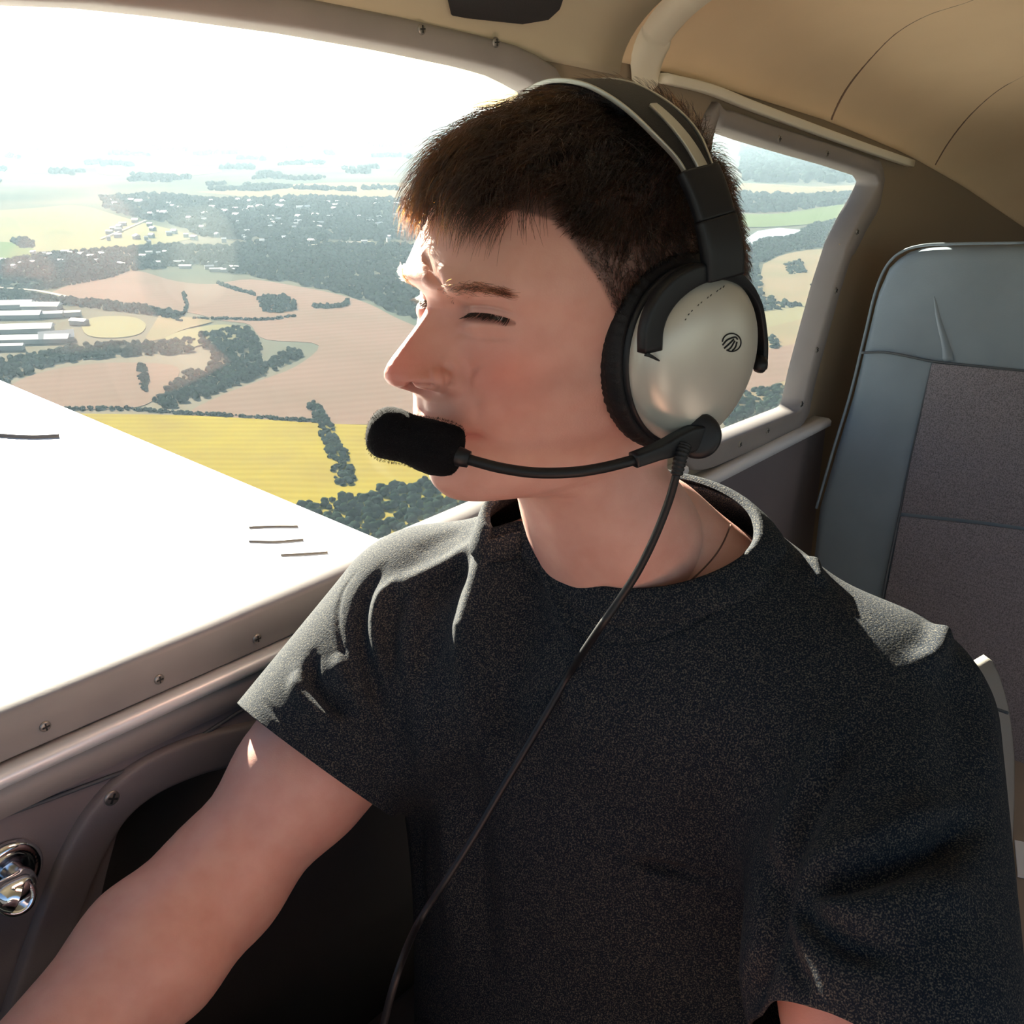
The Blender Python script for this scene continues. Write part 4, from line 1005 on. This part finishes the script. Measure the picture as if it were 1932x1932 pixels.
# ---- seats
class Plane:
    def __init__(s, a, wv, z, lean): s.P = cab(a, wv, z); s.X = -O; s.U = unit(Z * math.cos(lean) + D * math.sin(lean)); s.N = unit(Z * math.sin(lean) - D * math.cos(lean))
    def px(s, x, y): r = ray(x, y); t = (s.P @ s.N) / (r @ s.N); q = r * t - s.P; return q @ s.X, q @ s.U
    def at(s, x, y, h=0): return s.P + s.X * x + s.U * y + s.N * h
def puff(pl, outline, thick, name, m, parent, puffh=.02, n=26, edge=.03, inset=.0):
    """upholstered slab: outline (x, y) rounded forward like a cushion"""
    A = np.array(outline, float); d = np.r_[0, np.cumsum(np.linalg.norm(np.diff(np.vstack([A, A[:1]]), axis=0), axis=1))]; t = np.linspace(0, d[-1], 120, endpoint=False); B_ = np.vstack([A, A[:1]])
    A = np.stack([np.interp(t, d, B_[:, k]) for k in (0, 1)], 1); c = A.mean(0); P = []
    for k in range(n + 1):
        q = k / n
        if q < .35: x = q / .35; sc = 1.0 - 0 * x; h = -thick + thick * .0 + (thick - edge) * x; rr = A
        elif q < .65: x = (q - .35) / .3 * PI / 2; h = -edge + edge * math.sin(x); rr = A - (A - c) / np.linalg.norm(A - c, axis=1)[:, None] * edge * .8 * (1 - math.cos(x))
        else: x = (q - .65) / .35; base = A - (A - c) / np.linalg.norm(A - c, axis=1)[:, None] * edge * .8; rr = c + (base - c) * (1 - x) + 1e-5; h = puffh * math.sin(min(x * 2, 1) * PI / 2)
        P.append([pl.at(p[0], p[1], h) for p in rr])
    P = np.array(P); mb = MB().grid(P, closev=True); mb.F.append(tuple(range(120)))
    return mb.build(name, m, parent)
RS = Plane(1.36, .47, -.20, math.radians(13))
seat = empty('rear_seat', None, 'rear passenger seat in blue-grey leather with grey tweed centre panels', 'seat', None)
Lb = [RS.px(x, y) for x, y in ((1932, 457), (1800, 459), (1740, 462), (1700, 474), (1672, 500), (1650, 550), (1628, 640), (1602, 745), (1570, 850), (1538, 960))]
xr = Lb[0][0] + .20
ol = [(xr, Lb[0][1] - .05), (xr - .03, Lb[0][1] - .008)] + Lb + [(Lb[-1][0] + (-.55 - Lb[-1][1]) * .10 * -1, -.55), (xr + .02, -.55)]
puff(RS, ol, .13, 'seat_back', M['leather'], seat, puffh=.006, edge=.022)
def spx(L, h): return [RS.at(*RS.px(x, y), h) for x, y in L]
def panel(name, L, m, h0, h1, parent=seat, bevel=.004): return MB().prism(spx(L, h0), RS.N * (h1 - h0)).build(name, m, parent, smooth=True, bevel=bevel)
panel('tweed_panel', [(1764, 686), (1850, 694), (1990, 708), (2150, 726), (2150, 1020), (1990, 1000), (1850, 981), (1706, 966), (1722, 880), (1744, 780)], M['tweed'], -.004, .0125)
panel('tweed_panel', [(1704, 973), (1850, 988), (1990, 1007), (2150, 1027), (2150, 2000), (1560, 2000), (1600, 1600), (1650, 1250), (1690, 1050)], M['tweed'], -.004, .0115)
def seam(L, r=.0018, h=.0085, m='seam', parent=seat): return MB().tube(cr(spx(L, h), 50), r, 8).build('seam', M[m], parent)
seam([(1630, 666), (1680, 666), (1762, 682), (1850, 692), (1990, 706), (2100, 718)], .0017)
seam([(1764, 686), (1742, 780), (1720, 880), (1702, 970), (1675, 1100), (1650, 1250)], .0017, .0100)
MB().tube(cr([RS.at(x - .001, y, -.006) for x, y in Lb], 80), .0019, 8).build('piping', M['leather'], seat)
MB().tube(cr(spx([(1764, 560), (1772, 600), (1786, 650), (1792, 682)], .0020), 12), [.001] + [.003] * 0 + list(np.linspace(.002, .0085, 11)), 12).build('leather_crease', M['leather'], seat)
# seat cushion of the rear seat
mbx = MB().box(cab(1.08, .17, -.82), (D, O, Z), (.26, .30, .07)); mbx.build('seat_cushion', M['seatcush'], seat, bevel=.03, bseg=5)
pq = ray(1940, 1632); pq = pq * (-.7475 / pq[2]); paper = MB().box(pq + RT * .02, (unit(D * .9 + O * .3), unit(O * .9 - D * .3), Z), (.030, .030, .0012)); tag(paper.build('paper_sheet', M['paper'], smooth=False), 'white paper sheet lying on the rear seat cushion', 'paper')
# front seat under the man
FS = Plane(.86, .56, -.44, math.radians(14)); fs = empty('front_seat', None, 'front passenger seat under the young man, pale leather edge behind his shoulder', 'seat')
e_ = [FS.px(x, y) for x, y in ((1835, 1245), (1862, 1300), (1880, 1370), (1888, 1450), (1888, 1550), (1882, 1680), (1872, 1800), (1866, 1960))]
xl = -.02; yt = e_[0][1] - .03
olf = [(xl, -.45), (xl, yt - .06), (xl + .02, yt - .01), (xl + .08, yt + .01), (e_[0][0] - .10, yt - .012), (e_[0][0] - .02, yt - .004)] + e_ + [(e_[-1][0], -.45)]
puff(FS, olf, .05, 'seat_back', M['leatherlight'], fs, puffh=.004, edge=.014)
MB().tube(cr([FS.at(*FS.px(1868, 1332), .002), FS.at(*FS.px(1904, 1345), .002)], 8), .0014, 8).build('seam', M['seam'], fs)
MB().box(cab(.50, .36, -.88), (D, O, Z), (.28, .23, .07)).build('seat_cushion', M['dark'], fs, bevel=.03, bseg=5)
MB().box(cab(.55, .36, -1.07), (D, O, Z), (.20, .18, .12)).build('seat_frame', M['dark'], fs, smooth=False, bevel=.01)
# trousers: hips and thighs, seated
hp = T1(-.06, -.02, -.47); hp[2] = -.735
def leg_sdf(P):
    d = ell(P, hp, (.13, .18, .13), np.stack([-D, -O, Z], 1))
    d = smin(d, ell(P, T1(-.085, -.026, -.46), (.120, .185, .12), TR), .04)
    for s in (1, -1):
        a = hp - O * s * .09; k = a - D * .44 - O * s * .04 + Z * .06; f_ = k - D * .12 - Z * .42
        d = smin(d, smin(cone(P, a, k, .085, .062), cone(P, k, f_, .060, .045), .02), .03)
    return d
tV, tF = nets(leg_sdf, hp + [-.75, -.75, -.62], hp + [.45, .35, .35], .014); tV = newton(leg_sdf, tV, 2); tF = flip_out(tV, tF)
tr_ = mesh_obj('trousers', tV, tF, M['denim'], person); d_ = tr_.modifiers.new('u', 'SUBSURF'); d_.levels = 1; d_.render_levels = 1
tag(tr_, 'dark trousers')
for s in (1, -1):
    k = hp - O * s * .09 - D * .44 - O * s * .04 + Z * .06; f_ = k - D * .12 - Z * .42
    P = []
    for t, wx, hz in ((-.08, .03, .03), (-.06, .042, .05), (0, .045, .06), (.06, .044, .05), (.13, .045, .032), (.17, .035, .022), (.185, .01, .01)):
        c = f_ - D * t - Z * .02; P.append([c + O * wx * math.cos(x) + Z * (hz * max(math.sin(x), -.5)) for x in np.linspace(0, 2 * PI, 24, endpoint=False)])
    MB().grid(np.array(P), closev=True).build('shoe', M['dark'], person, sub=1)
# ================================================================== OUTSIDE: low wing, landscape, haze
wing = empty('aircraft_wing', None, 'white low wing of the aircraft seen below the side window', 'wing')
ZW = -.75; A0, A1 = -.75, 1.16
def wsurf(a, wv): t = (a - A0) / (A1 - A0); return cab(a, wv, ZW + .085 * math.sin(PI * min(1, t) ** .62) * (1 - t) ** .35 + (wv - .7) * .045 + .0 + (-.085 * 0) + .012 * (1 - t))
def wlow(a, wv): t = (a - A0) / (A1 - A0); return cab(a, wv, ZW - .060 * math.sin(PI * t ** .6) + (wv - .7) * .045 - .004)
aa = A0 + (A1 - A0) * (1 - np.cos(np.linspace(0, PI, 60))) / 2; ww_ = np.linspace(.775, 5.4, 40)
P = np.array([[wsurf(a, w_) for a in aa] + [wlow(a, w_) for a in aa[::-1]] for w_ in ww_])
mbw = MB().grid(P, closev=True); mbw.F.append(tuple(range(120))); mbw.F.append(tuple(39 * 120 + i for i in range(119, -1, -1)))
wo_ = mbw.build('wing_skin', M['wing'], wing)
def wpx(x, y, lift=.003):
    WT_ = WTREE; h = cast(WT_, x, y); return None if h is None else h + Z * lift
WTREE = bvh(P.reshape(-1, 3), [(i * 120 + j, (i + 1) * 120 + j, (i + 1) * 120 + (j + 1) % 120, i * 120 + (j + 1) % 120) for i in range(39) for j in range(120)])
def wline(name, L, r, m): 
    q = [wpx(x, y, .001) for x, y in cr(L, 12)]; q = [v for v in q if v is not None]
    if len(q) > 3: MB().tube(q, r, 6).build(name, M[m], wing)
wline('aileron_gap', [(-60, 818), (0, 823), (60, 826), (112, 824)], .006, 'wingdark')
for L in ([(470, 996), (515, 994), (562, 994)], [(470, 1022), (520, 1023), (572, 1019)], [(530, 1048), (575, 1046), (618, 1043)], [(592, 1072), (610, 1072), (622, 1071)]): wline('flap_rib', L, .0022, 'wingdark')
GZ = -330.0
def G(px, py, h=0):
    r = ray(px, py); return r * ((GZ + h) / r[2])
def gm(name, col, var=None, rough=.95, rows=None):
    m = mat(name, col, rough, var=var, spec=0)
    if rows:
        t = m.node_tree; b = t.nodes['Principled BSDF']; src = b.inputs['Base Color'].links[0].from_socket
        tc = t.nodes['Texture Coordinate']; wv = t.nodes.new('ShaderNodeTexWave'); wv.inputs['Scale'].default_value = rows[0]; wv.inputs['Distortion'].default_value = 3; wv.inputs['Detail'].default_value = 3; wv.inputs['Detail Scale'].default_value = .4
        mp = t.nodes.new('ShaderNodeMapping'); mp.inputs['Rotation'].default_value = (0, 0, rows[1]); t.links.new(tc.outputs['Object'], mp.inputs[0]); t.links.new(mp.outputs[0], wv.inputs['Vector'])
        x = t.nodes.new('ShaderNodeMix'); x.data_type = 'RGBA'; x.blend_type = 'MULTIPLY'; x.inputs[7].default_value = (*rows[2], 1)
        t.links.new(wv.outputs['Fac'], x.inputs[0]); t.links.new(src, x.inputs[6]); t.links.new(x.outputs[2], b.inputs['Base Color'])
    return m
M['ground'] = gm('dry_grassland', (0.0709, 0.0610, 0.0472), (.0011, (0.0327, 0.0410, 0.0327), .38, .62), rows=(.00032, .4, (.70, .74, .70)))
M['brownfield'] = gm('reddish_dry_field', (0.0880, 0.0585, 0.0474), (.006, (0.0748, 0.0528, 0.0408), .3, .7), rows=(.012, 1.2, (.93, .92, .90)))
M['yellowfield'] = gm('yellow_stubble', (0.1187, 0.0971, 0.0148), (.012, (0.0998, 0.0782, 0.0176), .35, .7), rows=(.02, 1.57, (.90, .86, .75)))
M['palefield'] = gm('pale_field', (0.0925, 0.0855, 0.0453), (.004, (0.0804, 0.0724, 0.0453), .3, .7))
M['greenfield'] = gm('green_field', (0.0410, 0.0582, 0.0200), (.004, (0.0501, 0.0600, 0.0273), .3, .7))
M['tanfield'] = gm('tan_field', (0.0968, 0.0716, 0.0463), (.006, (0.0716, 0.0632, 0.0379), .3, .7))
M['track'] = gm('pale_track', (.20, .18, .15))
M['pond'] = mat('pond_water', (.30, .38, .42), .15)
M['tree'] = gm('tree_foliage', (0.0064, 0.0121, 0.0112), (.05, (0.0103, 0.0163, 0.0103), .35, .65))
M['roofw'] = mat('white_roof', (.24, .245, .25), .6); M['wallw'] = mat('pale_wall', (.17, .17, .16), .8)
n = 60; R_ = 60000
gx = np.linspace(-1, 1, n); gx = np.sign(gx) * np.abs(gx) ** 2.2 * R_
P = np.array([[np.array([x, y, GZ]) for y in gx] for x in gx])
tag(MB().grid(P).build('ground', M['ground'], smooth=False), kind='structure')
fields = [
 ('brownfield', [(95, 552), (140, 535), (205, 522), (255, 510), (330, 530), (400, 536), (470, 527), (560, 540), (640, 556), (700, 575), (760, 605), (860, 640), (1000, 650), (1150, 690), (1200, 780), (1000, 800), (800, 800), (640, 800), (500, 792), (360, 782), (420, 745), (490, 718), (560, 690), (600, 650), (500, 640), (470, 612), (420, 605), (360, 590), (250, 575), (150, 562)]),
 ('brownfield', [(-60, 770), (-60, 745), (0, 735), (60, 708), (140, 690), (230, 684), (330, 690), (330, 720), (290, 755), (240, 770), (100, 772), (0, 770)]),
 ('yellowfield', [(-60, 778), (120, 780), (330, 783), (480, 790), (640, 800), (900, 806), (1150, 812), (1340, 835), (1420, 900), (1400, 1150), (760, 1200), (300, 1200), (-60, 1000)]),
 ('palefield', [(-60, 400), (60, 393), (150, 388), (240, 412), (350, 440), (362, 450), (250, 468), (90, 474), (-60, 470)]),
 ('palefield', [(150, 606), (190, 597), (250, 598), (275, 612), (262, 630), (215, 637), (165, 632)]),
 ('tanfield', [(370, 362), (470, 355), (600, 345), (760, 345), (800, 350), (800, 378), (640, 382), (500, 374)]),
 ('greenfield', [(-60, 455), (0, 456), (50, 462), (68, 480), (30, 488), (-60, 492)]),
 ('palefield', [(300, 640), (350, 622), (420, 612), (470, 622), (440, 640), (380, 650), (340, 660)]),
 ('tanfield', [(300, 595), (350, 598), (400, 606), (350, 620), (300, 640), (275, 640), (290, 612)]),
 ('tanfield', [(1400, 345), (1470, 348), (1540, 352), (1620, 350), (1620, 366), (1530, 368), (1400, 362)]),
 ('greenfield', [(1400, 404), (1480, 402), (1620, 382), (1640, 402), (1560, 420), (1400, 428)]),
 ('tanfield', [(1440, 498), (1480, 480), (1550, 470), (1590, 480), (1590, 560), (1500, 580), (1430, 570)]),
 ('palefield', [(1420, 588), (1500, 572), (1580, 570), (1580, 600), (1480, 630), (1400, 640)]),
 ('tanfield', [(1380, 640), (1480, 610), (1580, 600), (1580, 700), (1500, 740), (1370, 760)]),
 ('brownfield', [(1380, 680), (1470, 655), (1580, 640), (1580, 700), (1490, 715), (1400, 740)]),
 ('tanfield', [(-60, 295), (60, 292), (140, 300), (80, 310), (-60, 312)]),
 ('palefield', [(180, 318), (330, 312), (420, 322), (340, 332), (200, 330)]),
 ('palefield', [(430, 300), (600, 296), (700, 306), (560, 316)]),
 ('tanfield', [(560, 272), (720, 270), (800, 280), (650, 284)]),
]
for i, (m_, L) in enumerate(fields):
    q = cr(L + [L[0]], 4 * len(L))[:-1]; pts = [G(x, y, .6 + .15 * i) for x, y in q]
    tag(MB().prism(pts, -Z * .5).build('field', M[m_], smooth=False), kind='structure')
tag(MB().prism([G(x, y, 1.5) for x, y in ((1404, 452), (1430, 436), (1470, 430), (1512, 434), (1490, 444), (1440, 452), (1410, 464))], -Z * .4).build('pond_water', M['pond'], smooth=False), kind='structure')
def band(L, w_, m, name):
    c = [G(x, y, 4) for x, y in cr(L, 6 * len(L))]; c = np.array(c); T_ = unit(np.gradient(c, axis=0)); s_ = np.cross(T_, Z)
    P = np.array([[p - q * w_, p + q * w_] for p, q in zip(c, s_)]); tag(MB().grid(P).build(name, m, smooth=False), kind='structure')
band([(560, 466), (600, 461), (650, 457), (700, 456)], 7, M['track'], 'road')
band([(190, 450), (240, 430), (275, 415)], 3.5, M['track'], 'road')
band([(130, 560), (70, 548), (0, 542), (-40, 540)], 5, M['track'], 'road')
# woods and hedges: rounded crowns, thousands of them
def crown_base():
    bm_ = bmesh.new(); bmesh.ops.create_icosphere(bm_, subdivisions=1, radius=1); V = np.array([v.co[:] for v in bm_.verts]); F = np.array([[v.index for v in f.verts] for f in bm_.faces]); bm_.free(); return V, F
CV, CF = crown_base()
CV1, CF1 = CV, CF
bm_ = bmesh.new(); bmesh.ops.create_icosphere(bm_, subdivisions=2, radius=1); CV2 = np.array([v.co[:] for v in bm_.verts]); CF2 = np.array([[v.index for v in f.verts] for f in bm_.faces]); bm_.free()
def inside(P, poly):
    x, y = P.T; c = np.zeros(len(P), bool); n = len(poly)
    for i in range(n):
        x1, y1 = poly[i]; x2, y2 = poly[(i + 1) % n]
        k = ((y1 > y) != (y2 > y)) & (x < (x2 - x1) * (y - y1) / (y2 - y1 + 1e-12) + x1); c ^= k
    return c
rt_ = np.random.default_rng(5)
def wood(L, dens, size, name='woodland', label=None, maxn=1500, group=None):
    near = size <= 11.5; CV, CF = (CV2, CF2) if near else (CV1, CF1); size = size * (.55 if near else .46); maxn = int(maxn * (2.6 if near else 3.2)); dens = dens * (1.5 if near else 1.1)
    poly = np.array([G(x, y)[:2] for x, y in L]); lo, hi = poly.min(0), poly.max(0); area = .5 * abs(np.dot(poly[:, 0], np.roll(poly[:, 1], 1)) - np.dot(poly[:, 1], np.roll(poly[:, 0], 1)))
    n = int(min(maxn, max(12, area / (size * size) * dens))); box = (hi - lo).prod()
    C_ = rt_.uniform(lo, hi, (int(n * box / area * 1.3) + 10, 2)); C_ = C_[inside(C_, poly)][:n]; n = len(C_)
    sz = size * rt_.uniform(.6, 1.25, n) * math.sqrt(max(1, area / (n * size * size) / 1.1)) ** .5
    V = CV[None] * (1 + rt_.uniform(-.25, .25, (n, len(CV), 1))) * sz[:, None, None] * np.array([.62, .62, .55]); V[..., 2] += sz[:, None] * .38
    V[..., :2] += C_[:, None]; V[..., 2] += GZ
    F = (CF[None] + (np.arange(n) * len(CV))[:, None, None]).reshape(-1, 3)
    o = mesh_obj(name, V.reshape(-1, 3), F, M['tree'], smooth=True); tag(o, label, 'trees', None, 'stuff'); return o
def hed(L, wpx_, **k):
    c = np.array(cr(L, 3 * len(L))); wy = np.broadcast_to(wpx_, len(c)) if np.isscalar(wpx_) else np.interp(np.linspace(0, 1, len(c)), np.linspace(0, 1, len(wpx_)), wpx_)
    T_ = np.gradient(c, axis=0); T_ /= np.linalg.norm(T_, axis=1)[:, None]; N_ = np.stack([-T_[:, 1], T_[:, 0]], 1) * wy[:, None] / 2
    return wood([tuple(p) for p in c + N_] + [tuple(p) for p in (c - N_)[::-1]], **k)
wood([(440, 462), (520, 452), (640, 462), (780, 462), (800, 600), (760, 598), (700, 572), (640, 552), (560, 536), (480, 522), (420, 512), (380, 500)], .60, 20, label='broad green wood crossing the middle of the valley', maxn=3800)
wood([(-60, 500), (0, 495), (90, 480), (230, 468), (330, 462), (430, 466), (370, 500), (300, 508), (230, 512), (130, 530), (60, 536), (-60, 540)], .45, 18, label='wooded belt with scattered white houses left of the broad wood', maxn=1800)
wood([(190, 372), (300, 366), (420, 378), (560, 372), (740, 376), (800, 380), (800, 455), (640, 455), (470, 455), (380, 445), (330, 425), (250, 410), (200, 395)], .30, 24, 'woodland', 'leafy town with white roofs on the plain', maxn=3000)
hed([(-60, 566), (30, 560), (110, 568), (200, 577), (290, 588), (345, 600)], [20, 14, 12, 16, 14, 18], dens=.8, size=14, label='dark hedge line above the white sheds', maxn=900)
hed([(-60, 556), (40, 548), (120, 536), (200, 522), (240, 512)], [16, 12, 10, 8, 4], dens=.7, size=14, label='curving tree belt rimming the brown hill', maxn=400)
hed([(-60, 722), (0, 705), (60, 685), (140, 668), (240, 660), (340, 655), (370, 650)], [50, 44, 34, 26, 22, 24, 18], dens=.75, size=15, label='long dark tree belt above the lower brown field', maxn=1600)
wood([(378, 628), (430, 622), (455, 612), (478, 625), (492, 655), (492, 690), (470, 715), (420, 722), (395, 700), (400, 672), (380, 650)], .55, 15, label='rounded thicket beside the brown hill', maxn=900)
wood([(330, 722), (350, 700), (400, 700), (440, 705), (490, 690), (545, 660), (568, 658), (570, 672), (500, 706), (440, 728), (380, 752), (330, 768), (280, 764), (300, 745)], .7, 14, label='wooded spur pointing up the brown field', maxn=900)
wood([(486, 566), (500, 558), (540, 560), (557, 568), (556, 584), (530, 590), (498, 588)], .8, 14, label='small oval copse in the brown field', maxn=260)
hed([(410, 534), (440, 545), (482, 556)], 5, dens=.9, size=8, label='thin hedge running to the oval copse', maxn=160)
hed([(345, 552), (352, 575), (346, 596)], 4, dens=.8, size=8, label='short hedge on the brown hill', maxn=80)
hed([(365, 602), (420, 602), (500, 604), (560, 596)], 2.5, dens=.8, size=7, label='low hedge along the brown field', maxn=200)
hed([(590, 576), (600, 580), (650, 576), (655, 566)], 6, dens=.8, size=9, label='hooked hedge at the edge of the wood', maxn=120)
hed([(-60, 770), (100, 772), (240, 772), (330, 779), (480, 788), (600, 796)], 4, dens=.8, size=6, label='low hedge along the top of the yellow field', maxn=500)
hed([(588, 762), (605, 790), (622, 830), (640, 870), (655, 915)], [16, 20, 28, 34, 40], dens=.55, size=9, label='line of trees crossing the yellow field', maxn=500)
wood([(540, 975), (580, 950), (640, 940), (700, 928), (800, 910), (860, 905), (860, 1000), (780, 1060), (690, 1052), (640, 1034), (590, 1005)], .5, 11, label='bluish wood below the yellow field', maxn=1600)
wood([(850, 905), (1000, 900), (1150, 930), (1200, 1010), (1050, 1060), (900, 1020)], .5, 11.2, label='wood behind the chin of the young man', maxn=900)
wood([(800, 455), (950, 440), (1150, 470), (1350, 500), (1400, 560), (1250, 600), (1050, 620), (880, 620), (800, 600)], .55, 20, label='broad wood continuing behind the head', maxn=2500)
wood([(1150, 640), (1250, 630), (1360, 660), (1380, 740), (1300, 800), (1210, 760)], .5, 14, label='wood behind the ear cup', maxn=900)
wood([(800, 376), (1000, 370), (1200, 372), (1400, 366), (1400, 400), (1100, 420), (800, 440)], .3, 28, label='far woods behind the hair', maxn=1500)
wood([(256, 690), (275, 688), (280, 720), (276, 745), (266, 730)], .5, 7, label='lone bright green trees in the lower brown field', maxn=24)
wood([(20, 455), (40, 448), (62, 455), (66, 468), (40, 470)], .7, 18, label='dark copse in the pale field', maxn=90)
wood([(1400, 366), (1500, 370), (1620, 366), (1620, 382), (1480, 400), (1400, 402)], .35, 30, label='wooded strip above the bright green field', maxn=900)
wood([(1400, 262), (1500, 290), (1640, 335), (1620, 348), (1400, 343)], .20, 60, label='blue wooded plain on the far horizon', maxn=900)
wood([(1400, 470), (1440, 452), (1500, 446), (1530, 425), (1610, 408), (1600, 470), (1540, 468), (1480, 476), (1440, 495), (1400, 500)], .55, 18, label='wood on the near side of the pond', maxn=1100)
wood([(1400, 510), (1430, 500), (1440, 560), (1520, 580), (1440, 588), (1390, 600)], .5, 15, label='thicket behind the headset', maxn=600)
for L, lb in (([(1480, 500), (1510, 492), (1520, 515), (1490, 520)], 'small trees in the tan patch below the pond'), ([(1530, 540), (1560, 520), (1570, 545), (1540, 560)], 'small trees beside the window post'), ([(1450, 640), (1462, 636), (1466, 660), (1454, 662)], 'single dark tree in the tan field'), ([(1360, 760), (1400, 740), (1450, 735), (1500, 722), (1495, 770), (1440, 790), (1360, 820)], 'trees above the rear window sill')): wood(L, .45, 11, label=lb, maxn=260)
for k in range(58):
    x = rt_.uniform(-40, 720); y = rt_.uniform(262, 358); ln = rt_.uniform(20, 90); hed([(x, y), (x + ln * .5, y + rt_.uniform(-2, 2)), (x + ln, y + rt_.uniform(-3, 3))], rt_.uniform(2, 6), dens=.35, size=26 + (360 - y) * .4, label='far hedgerows on the hazy plain', maxn=110)
# buildings
def house(x, y, wx, dy, h, ang, name, label, group, cat='house'):
    c = G(x, y); u_ = np.array([math.cos(ang), math.sin(ang), 0]); v_ = np.array([-math.sin(ang), math.cos(ang), 0]); d = np.linalg.norm(c)
    L_ = wx / FOC * d / 2; D_ = dy * d / 2 / FOC
    mb = MB(); hb = np.array([c + a * u_ * L_ + b * v_ * D_ + Z * z for z in (0, h) for a, b in ((-1, -1), (1, -1), (1, 1), (-1, 1))]); mb.add(hb, [(0, 1, 5, 4), (1, 2, 6, 5), (2, 3, 7, 6), (3, 0, 4, 7)])
    e = empty(name, None, label, cat, group); mb.build('wall', M['wallw'], e, smooth=False)
    r0 = c + Z * (h + D_ * .45); rr = [c - u_ * L_ * 1.05 - v_ * D_ * 1.1 + Z * h, c + u_ * L_ * 1.05 - v_ * D_ * 1.1 + Z * h, c + u_ * L_ * 1.05 + v_ * D_ * 1.1 + Z * h, c - u_ * L_ * 1.05 + v_ * D_ * 1.1 + Z * h, r0 - u_ * L_ * 1.05, r0 + u_ * L_ * 1.05]
    MB().add(rr, [(0, 1, 5, 4), (2, 3, 4, 5), (0, 4, 3), (1, 2, 5)]).build('roof', M['roofw'], e, smooth=False); return e
SH = ['large white shed nearest the dark hedge line, first row', 'white shed beside the large one in the first row', 'wide low shed in the second row of the works', 'small tilted shed at the end of the second row', 'long shed in the middle row of the works', 'longest shed in the front row of the works', 'shed at the very edge of the view, middle row', 'grey-roofed tilted barn at the head of the works yard', 'small shed beside the pale oval field', 'small shed between the hedge line and the oval field', 'low shed just above the long dark tree belt']
for x, y, wx, dy, ang in ((20, 580, 70, 26, .1), (80, 583, 60, 24, .0), (25, 600, 90, 24, .1), (96, 598, 40, 16, .2), (40, 626, 100, 30, .15), (60, 646, 120, 26, .12), (-34, 628, 50, 16, .1), (108, 642, 54, 40, .4), (150, 612, 30, 14, -.3), (138, 596, 26, 12, .2), (10, 660, 60, 14, .1)):
    house(x, y, wx, dy, 7, ang, 'shed', SH.pop(0), 'white-roofed sheds of the valley works', 'building')
WB = ['white hall at the start of the row under the wooded belt', 'white house tucked under the first white hall', 'broad white building on the pale lane below the wood', 'small white house beside the broad building on the lane', 'white building above the thin hedge', 'white house at the end of the row, next to the thin hedge', 'white house just uphill of the pale lane']
for x, y in ((338, 498), (350, 506), (395, 507), (408, 512), (430, 513), (440, 508), (402, 500)): house(x, y, rt_.uniform(12, 24), 8, 6, rt_.uniform(-.5, .5), 'house', WB.pop(0), 'white buildings below the wooded belt')
for k in range(90):
    x = rt_.uniform(200, 760); y = rt_.uniform(380, 462)
    house(x, y, rt_.uniform(5, 12), rt_.uniform(6, 12), 9, rt_.uniform(-.6, .6), 'town_house', 'tiny white house among the trees of the far town', 'white houses of the far town')
for k in range(24):
    x = rt_.uniform(0, 330); y = rt_.uniform(478, 510); house(x, y, rt_.uniform(6, 12), 7, 7, rt_.uniform(-.6, .6), 'village_house', 'small white house in the wooded belt above the sheds', 'white houses in the wooded belt')
# haze: a real layer of scattering air lying over the land, its top below the aircraft
hz = MB().box((0, 0, (GZ - 20 - 60) / 2), ((1, 0, 0), (0, 1, 0), (0, 0, 1)), (59000, 59000, (-GZ + 20 - 60) / 2))
hm2 = bpy.data.materials.new('haze'); hm2.use_nodes = True; t = hm2.node_tree; t.nodes.clear()
vs = t.nodes.new('ShaderNodeVolumeScatter'); vs.inputs['Color'].default_value = (.60, .82, 1.0, 1); vs.inputs['Density'].default_value = .000038; vs.inputs['Anisotropy'].default_value = .15
oo = t.nodes.new('ShaderNodeOutputMaterial'); t.links.new(vs.outputs[0], oo.inputs['Volume'])
ho = hz.build('haze', hm2, smooth=False); ho['kind'] = 'stuff'; ho['label'] = 'bluish haze over the valley'; ho['category'] = 'haze'
